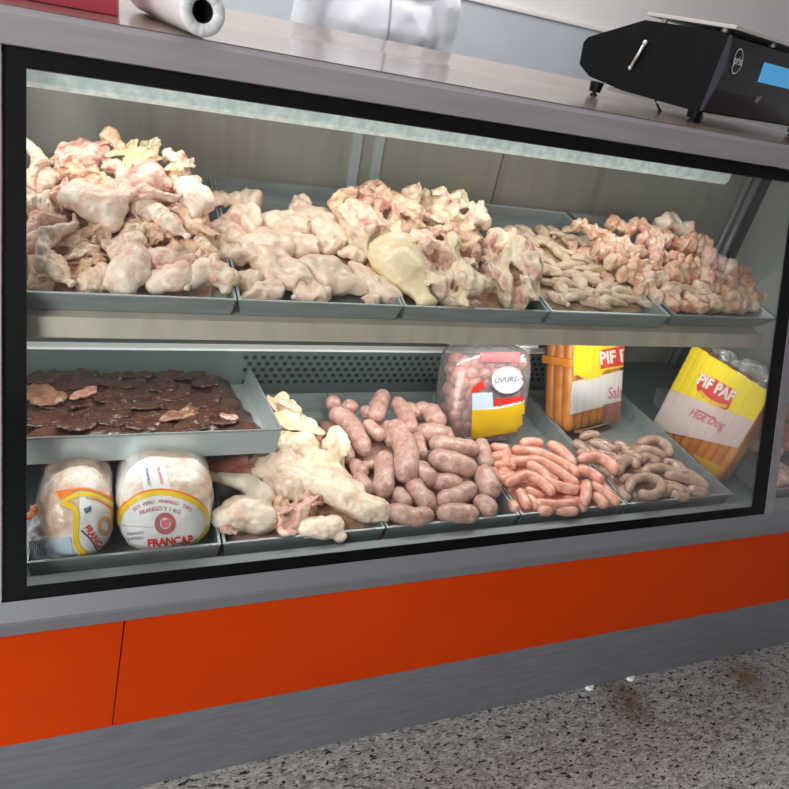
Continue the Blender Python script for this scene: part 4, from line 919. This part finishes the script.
# ------------------------------------------------------------------ on the counter: scale, roll of bags, red box
def scale_():
    mw = Matrix.Translation(V((1.222,1.300,CZ))) @ Matrix.Rotation(0.30,4,'Z')
    mw = mw @ Matrix.Diagonal((1,1.14,1.10,1)); s = empty('weighing_scale', mw=mw); tag(s, 'black electronic weighing scale with blue display on the counter', 'scale')
    # local: x along the front (right), y to the back; body from z .022
    def outline(dep0, dep1, zb, ztp): return None
    W_, D2, zb, ztp = .60, .34, .024, .172
    bm = bm_new()
    side = [(0.0,.030),(0.012,.022),(0.20,.026),(0.30,.038),(0.338,.058),(0.345,.105),(0.335,.118),(0.20,.170),(0.02,.172),(0.0,.166),(-.010,.12),(-.008,.07)]
    for xa, xb in ((0.0,.018),): prism(bm, side, xa, xb)
    obj('side_cover', bm, black_plastic, s, world=False)
    bm = bm_new(); prism(bm, [(y+.002,z) for y,z in side], .0185, W_); obj('body', bm, black_plastic, s, world=False)
    bm = bm_new(); prism(bm, [(-.003,.026),(-.012,.07),(-.0145,.12),(-.004,.166),(.004,.166),(.004,.026)], .004, W_); obj('front_panel', bm, black_front, s, world=False)
    bm = bm_new(); prism(bm, [(-.0035,.025),(-.0125,.07),(-.0148,.12),(-.0045,.168),(.001,.168),(.001,.025)], -.0015, .0035); obj('edge_trim', bm, mat('trim_grey','2C3038',0.3), s, world=False)
    # display
    def fp(x,z,off=.002):                     # point on the front panel
        pts = [(.026,-.003),(.07,-.012),(.12,-.0145),(.166,-.004)]
        for (za,ya),(zc,yc) in zip(pts,pts[1:]):
            if za <= z <= zc: return (x, ya+(yc-ya)*(z-za)/(zc-za)-off, z)
        return (x,-.004-off,z)
    scr = mat('display_blue','3E97CE',0.2,emit='3E97CE',estr=.55)
    bm = slab(bm_new(), [fp(.168,.100),fp(.40,.100),fp(.40,.138),fp(.168,.138)], .002); obj('display', bm, scr, s, world=False)
    def onfront(polys, m, name, off):
        bm = bm_new()
        for pts, fs in polys:
            vs = [bm.verts.new(fp(u,v,off)) for u,v in pts]
            for f in fs: bm.faces.new([vs[i] for i in f])
        return obj(name, bm, m, s, world=False)
    lg = mat('logo_white','D8DADC',0.4)
    onfront([disc_poly(.045,.127,.0185,.0205,40,1.15)], lg, 'logo_ring', .0025)
    onfront([text_poly('prix',.0235,.045,.128,0,.015)], lg, 'logo_text', .0025)
    onfront([text_poly('III',.015,.205,.066,0,.01,.3), text_poly('/',.022,.218,.066,0,.02)], chrome, 'maker_mark', .0025)
    # lever slot on the side
    bm = bm_new(); cyl(bm,(-.002,.198,.075),(-.002,.182,.128),.0055,seg=12); obj('lever_slot', bm, black, s, world=False)
    bm = bm_new(); cyl(bm,(-.006,.194,.074),(-.006,.178,.127),.0035,seg=12); r = bmesh.ops.create_icosphere(bm, subdivisions=2, radius=.006, matrix=Matrix.Translation(V((-.006,.178,.127)))); r = bmesh.ops.create_icosphere(bm, subdivisions=2, radius=.005, matrix=Matrix.Translation(V((-.006,.194,.074)))); obj('lever', bm, chrome, s, world=False, smooth=True)
    # weighing plate
    obj('weighing_plate', boxm((.0,-.006,.179),(W_-.002,.20,.186),.002), mat('plate_pale','CFCBC8',0.3,0.3), s, world=False)
    for x in (.03,.27,.52):
        for y in (.03,.17): obj('plate_support', cyl(bm_new(),(x,y,.168),(x,y,.180),.007,.006,14), chrome, s, world=False)
    obj('undertray', boxm((.02,.02,.018),(W_-.02,.25,.0265)), chrome, s, world=False)
    for x,y in ((.02,.02),(W_-.03,.02),(.02,.285),(W_-.03,.285)):
        bm = bm_new(); cyl(bm,(x,y,.0),(x,y,.004),.009,.009,16); cyl(bm,(x,y,.004),(x,y,.010),.005,.005,12); cyl(bm,(x,y,.008),(x,y,.03),.014,.017,16)
        obj('foot', bm, black_plastic, s, world=False, smooth=False)
    bm = tube(bm_new(), bez([(.02,.12,.024),(.03,.11,.008),(.06,.12,.003),(.12,.16,.003)],14), [.0025]*14, 8); obj('cable', bm, black_plastic, s, world=False, smooth=True)
scale_()
def roll_():
    p = PZ(200,38,CZ); r = .036
    base = V((p.x+.004, 1.195, CZ)); d = Matrix.Rotation(.22,4,'Z') @ V((0,1,0))
    o = empty('plastic_roll', base); tag(o, 'white roll of plastic bags lying end-on at counter front edge', 'roll')
    c = base+V((0,0,r+.001)); bm = bm_new()
    n = 48; L0 = .36; rings = []
    prof = [(0.0,.017),(0.0,r*.75),(0.001,r*.97),(0.006,r),(L0-.004,r),(L0,r*.97),(L0,.017)]
    sx = d.cross(V((0,0,1))).normalized()
    for a_, rad in prof:
        rings.append([bm.verts.new(c+d*(a_+(.003*noise.noise(V((k*.9,rad*90,0))) if a_ < .002 else 0))+ (sx*math.cos(2*math.pi*k/n)+V((0,0,1))*math.sin(2*math.pi*k/n))*(rad*(1+.03*noise.noise(V((k*.5,a_*8,2)))))) for k in range(n)])
    for i in range(len(prof)-1):
        for k in range(n): bm.faces.new((rings[i][k],rings[i+1][k],rings[i+1][(k+1)%n],rings[i][(k+1)%n]))
    for k in range(n): bm.faces.new((rings[0][k],rings[0][(k+1)%n],rings[-1][(k+1)%n],rings[-1][k]))
    bmesh.ops.recalc_face_normals(bm, faces=bm.faces[:])
    obj('film_winding', bm, white_plastic, o, smooth=True)
    bm = bm_new(); inner = tube(bm, [c+d*.004, c+d*(L0-.004)], [.0165,.0165], 32, False); obj('core', bm, mat('core_dark','1A1412',0.8), o, smooth=True)
    bm = bm_new(); P = [c+d*.03-sx*(-r*.6)+V((0,0,-r*.8)), ]
    return o
roll_()
b0 = empty('red_box', (-.14,1.33,CZ)); tag(b0, 'red plastic box standing on the counter at far left', 'box')
red_m = mat('red_plastic','A83A46',0.35)
bm = bm_new(); prism(bm, [(1.32,CZ+.001),(1.47,CZ+.001),(1.475,CZ+.11),(1.315,CZ+.11)], -.30, -.028); obj('body', bm, red_m, b0)
obj('lid', boxm((-.305,1.31,CZ+.11),(-.023,1.48,CZ+.125),.003), mat('red_dark','7E2030',0.4), b0)

# ------------------------------------------------------------------ the person behind the counter
def person_():
    PK = 1.085; base = V((0.705,2.20,0)); o = empty('person', base); tag(o, 'person in a white shirt standing behind the counter, arms at their sides', 'person')
    def q(x,y,z): return base+V((x,y,z*PK))
    skin = noisecol(mat('skin','B98468',0.5,sss=.1), [(0.3,'B47F63'),(0.7,'C08D70')], 12, 3)
    legs = []
    for s in (-1,1):
        legs.append([(q(.10*s,0,.86),.088),(q(.105*s,.0,.62),.075),(q(.11*s,.01,.48),.055),(q(.112*s,.02,.30),.052),(q(.112*s,.03,.09),.034)])
        legs.append([(q(.112*s,.045,.045),.036),(q(.118*s,-.04,.035),.034),(q(.122*s,-.12,.025),.024)])
        legs.append([(q(.15*s,0,1.37),.045),(q(.195*s,.0,1.33),.043),(q(.232*s,.015,1.10),.034),(q(.225*s,-.10,.95),.033),(q(.205*s,-.19,.88),.024),(q(.198*s,-.215,.865),.026)])
        h = q(.198*s,-.215,.865)                         # palm, thumb and four fingers, slightly curled
        legs.append([(h,.024),(h+V((-.005*s,-.05,-.03)),.024)])
        for k,(dx,l) in enumerate(((-.024,.062),(-.008,.072),(.008,.068),(.023,.052))):
            a = h+V((dx*s,-.055,-.032)); legs.append([(a,.0095),(a+V((0,-l*.5,-l*.28)),.0088),(a+V((0,-l*.62,-l*.75)),.0075)])
        a = h+V((-.024*s,-.012,-.008)); legs.append([(a,.012),(a+V((-.022*s,-.028,-.012)),.010),(a+V((-.026*s,-.055,-.022)),.0085)])
    torso = [((base.x,base.y,.94*PK),(.155,.10,.12)),((base.x,base.y,1.10*PK),(.145,.095,.14)),((base.x,base.y,1.26*PK),(.165,.10,.14)),((base.x,base.y,1.36*PK),(.15,.08,.07))]
    neck = [[(q(0,.01,1.40),.062),(q(0,0,1.50),.055)]]
    head = [((base.x,base.y-.005,1.615*PK),(.076,.096,.112)),((base.x,base.y-.03,1.56*PK),(.058,.07,.062))]
    face = [((base.x,base.y-.105,1.595*PK),(.013,.018,.022)),((base.x,base.y-.098,1.548*PK),(.026,.010,.009)),((base.x-.078,base.y+.005,1.60*PK),(.008,.018,.030)),((base.x+.078,base.y+.005,1.60*PK),(.008,.018,.030))]
    me = organic(legs+neck, torso+head+face, voxel=.008, smooth=5); obj('body', me, skin, o)
    shirt = mat('white_shirt','DFE1EA',0.75); noisecol(shirt, [(0.3,'E6E9F4'),(0.7,'EFF1F9')], 6, 3, bump=.2, bscale=16)
    ch = []
    for s in (-1,1): ch.append([(q(.12*s,0,1.39),.062),(q(.195*s,0,1.345),.066),(q(.225*s,.01,1.17),.056),(q(.236*s,.01,1.09),.050)])
    tt = [((base.x,base.y,.93*PK),(.182,.132,.12)),((base.x,base.y,1.10*PK),(.176,.128,.15)),((base.x,base.y,1.26*PK),(.198,.134,.15)),((base.x,base.y,1.365*PK),(.175,.11,.075)),((base.x,base.y+.01,1.43*PK),(.075,.075,.03))]
    me = organic(ch, tt, voxel=.008, smooth=5, amp=.006, scale=10, amp2=.0015, scale2=20, seed=4); sh = obj('shirt', me, shirt, o)
    bm = bm_new()
    bv = BVHTree.FromPolygons([v.co+base for v in me.vertices], [list(p.vertices) for p in me.polygons]); pts = []
    for i in range(26):
        z = (.95+i*.019)*PK; hit = bv.ray_cast(V((base.x-.01,base.y-1,z)), V((0,1,0)))
        if hit[0] is not None: pts.append(hit[0]+V((0,-.001,0)))
    tube(bm, pts, [.0035]*len(pts), 8); pl = obj('placket', bm, mat('placket_grey','A9ACBA',0.7), sh, smooth=True)
    bm = bm_new(); box(bm,(base.x-.18,base.y-.135,.84),(base.x+.18,base.y+.135,.88))
    tr = [[(q(.10*s,0,.90),.112),(q(.105*s,0,.62),.092),(q(.11*s,.01,.40),.076),(q(.112*s,.02,.10),.07)] for s in (-1,1)]; bm.free()
    obj('trousers', organic(tr, [((base.x,base.y,.90*PK),(.176,.126,.10))], voxel=.009, smooth=4, amp=.005, scale=16), mat('dark_trousers','2B2E38',0.8), o)
    obj('shoes', organic([[(q(.112*s,.05,.05),.046),(q(.118*s,-.05,.045),.044),(q(.123*s,-.14,.035),.034)] for s in (-1,1)], voxel=.007, smooth=4), mat('black_shoes','141414',0.4), o)
    hair = organic([], [((base.x,base.y+.018,1.655*PK),(.082,.092,.082)),((base.x,base.y+.05,1.60*PK),(.076,.06,.09))], voxel=.007, smooth=3, amp=.006, scale=50, seed=2); obj('hair', hair, mat('dark_hair','1B130F',0.6), o)
    for s in (-1,1):
        bm = bm_new(); bmesh.ops.create_icosphere(bm, subdivisions=2, radius=.0115, matrix=Matrix.Translation(q(.031*s,-.089,1.615))); e = obj('eye', bm, mat('eye_white','E8E4DE',0.2), o, smooth=True)
        bm = bm_new(); bmesh.ops.create_icosphere(bm, subdivisions=2, radius=.0055, matrix=Matrix.Translation(q(.031*s,-.0985,1.615))); obj('iris', bm, mat('iris_brown','2A160C',0.2), e, smooth=True)
person_()

# ------------------------------------------------------------------ labels that say which piece it is: by row and place along the row
ORD = ['first','second','third','fourth','fifth','sixth','seventh','eighth','ninth','tenth','eleventh','twelfth']
WHERE = {'t1':('far-left upper tray',7),'t2':('breast tray',5),'t3':('carcass tray',4),'t4':('strip tray',10),'t5':('right-end upper tray',6),
         'liver':('liver tray',6),'liver_s':('liver tray',2),'l2':('leg-quarter tray',4),'l3':('fresh sausage tray',6),'l4':('pink sausage tray',5),'l5':('brown sausage tray',5),'l6':('tray behind right pane',4)}
LOOK = {'skin_cream':'cream-skinned','skin_pink':'pinkish','skin_white':'smooth white','skin_orange':'orange-skinned','skin_yellow':'yellowish','breast':'pale smooth','carcass':'ragged pink','carcass_cream':'ragged cream','strip':'thin pale',
        'nub':'knobbly pink','quarter':'creamy white','quarter_big':'large creamy','quarter_draped':'long creamy draped','yellow_skin':'yellow-skinned','red_flesh':'reddish','fresh_sausage':'thick pinkish','pink_sausage':'slim pink','brown_sausage':'slim brown','liver_tan':'tan','liver_pale':'pale pink','liver_dark':'dark'}
NOUN = {'chicken_wing':'chicken wing','chicken_drumstick':'chicken drumstick','chicken_thigh':'chicken thigh','chicken_chunk':'chicken back chunk','wing_piece':'wing piece','chicken_breast':'chicken breast','chicken_carcass':'chicken carcass',
        'carcass_piece':'chicken back','chicken_strip':'chicken strip','skin_flap':'chicken skin piece','leg_quarter':'leg quarter','liver_slice':'liver slice','fresh_sausage':'fresh sausage','thin_pink_sausage':'sausage','thin_brown_sausage':'sausage','pink_meat_piece':'meat piece'}
CATS = {'fresh_sausage':'sausage','thin_pink_sausage':'sausage','thin_brown_sausage':'sausage','liver_slice':'liver','pink_meat_piece':'meat'}
ROWN = {1:['front'],2:['front','back'],4:['front','second','third','back'],5:['front','second','third','fourth','back'],6:['front','second','third','fourth','fifth','back'],7:['front','second','third','fourth','fifth','sixth','top'],10:['front','second','third','fourth','fifth','sixth','seventh','eighth','ninth','back']}
GRP = {'t1':'chicken pieces in the far-left heap','t2':'chicken breasts','t3':'chicken carcasses and backs','t4':'thin pale strips','t5':'small wing pieces','liver':'liver slices','liver_s':'liver slices','l2':'leg quarters and skin pieces','l3':'thick fresh sausages','l4':'thin pink sausages','l5':'thin brown sausages','l6':'pink meat pieces'}
for key,(place,nr) in WHERE.items():
    it = [(o, project(m_)) for o,k,m_ in REG if k == key]
    it.sort(key=lambda t: -t[1][1]); n = len(it)
    for r in range(nr):
        row = sorted(it[r*n//nr:(r+1)*n//nr], key=lambda t: t[1][0])
        for i,(o,_) in enumerate(row):
            b_ = o.name.split('.')[0]; mm = (o.material_slots[0].material.name).split('.')[0]
            last = len(row)-1
            pos = 'alone' if last == 0 else ('leftmost' if i == 0 else ('rightmost' if i == last else ORD[i]+' from left'))
            tag(o, f"{LOOK.get(mm,'pale')} {NOUN[b_]}, {pos} in {ROWN[nr][r]} row, {place}", CATS.get(b_,'chicken'), GRP[key])

# ------------------------------------------------------------------ light
def area(name, loc, size, energy, col=(1,1,1), rot=(0,0,0)):
    l = bpy.data.lights.new(name,'AREA'); l.shape = 'RECTANGLE'; l.size, l.size_y = size; l.energy = energy; l.color = col
    o = bpy.data.objects.new(name, l); C.objects.link(o); o.location = loc; o.rotation_euler = rot; return o
area('case_lamp_light', ((X0+lx1)/2+.02,1.214,1.214), (1.55,.03), 1.9, (1,0.985,0.96), (math.radians(8),0,0))
area('added_fill_tube_light', (0.5,1.03,0.897), (1.6,.02), 3.8, (1,0.985,0.96), (math.radians(12),0,0))  # added fill for the lower deck, paired with the hidden tube
area('ceiling_lamp_light_back', (0.9,2.5,2.95), (3.2,2.2), 115, (1,0.98,0.97))
area('added_overhead_fill_front', (-2.3,-0.6,2.95), (2.4,1.4), 110, (1,0.98,0.97))  # added overhead fill for the case front, kept left of the pane's reflection
area('added_front_fill', (-2.6,-3.3,1.15), (2.6,2.0), 120, (0.95,0.97,1.0), (math.radians(90),0,0))  # added frontal fill, no opening built; kept left of the pane's reflection
w = bpy.data.worlds.new('daylight'); bpy.context.scene.world = w; w.use_nodes = True
bg = w.node_tree.nodes['Background']; bg.inputs[0].default_value = (0.80,0.88,1.0,1); bg.inputs[1].default_value = 0.25
vs = bpy.context.scene.view_settings
vs.view_transform = 'Standard'; vs.look = 'None'; vs.exposure = 0.0; vs.gamma = 1.0; vs.use_curve_mapping = False
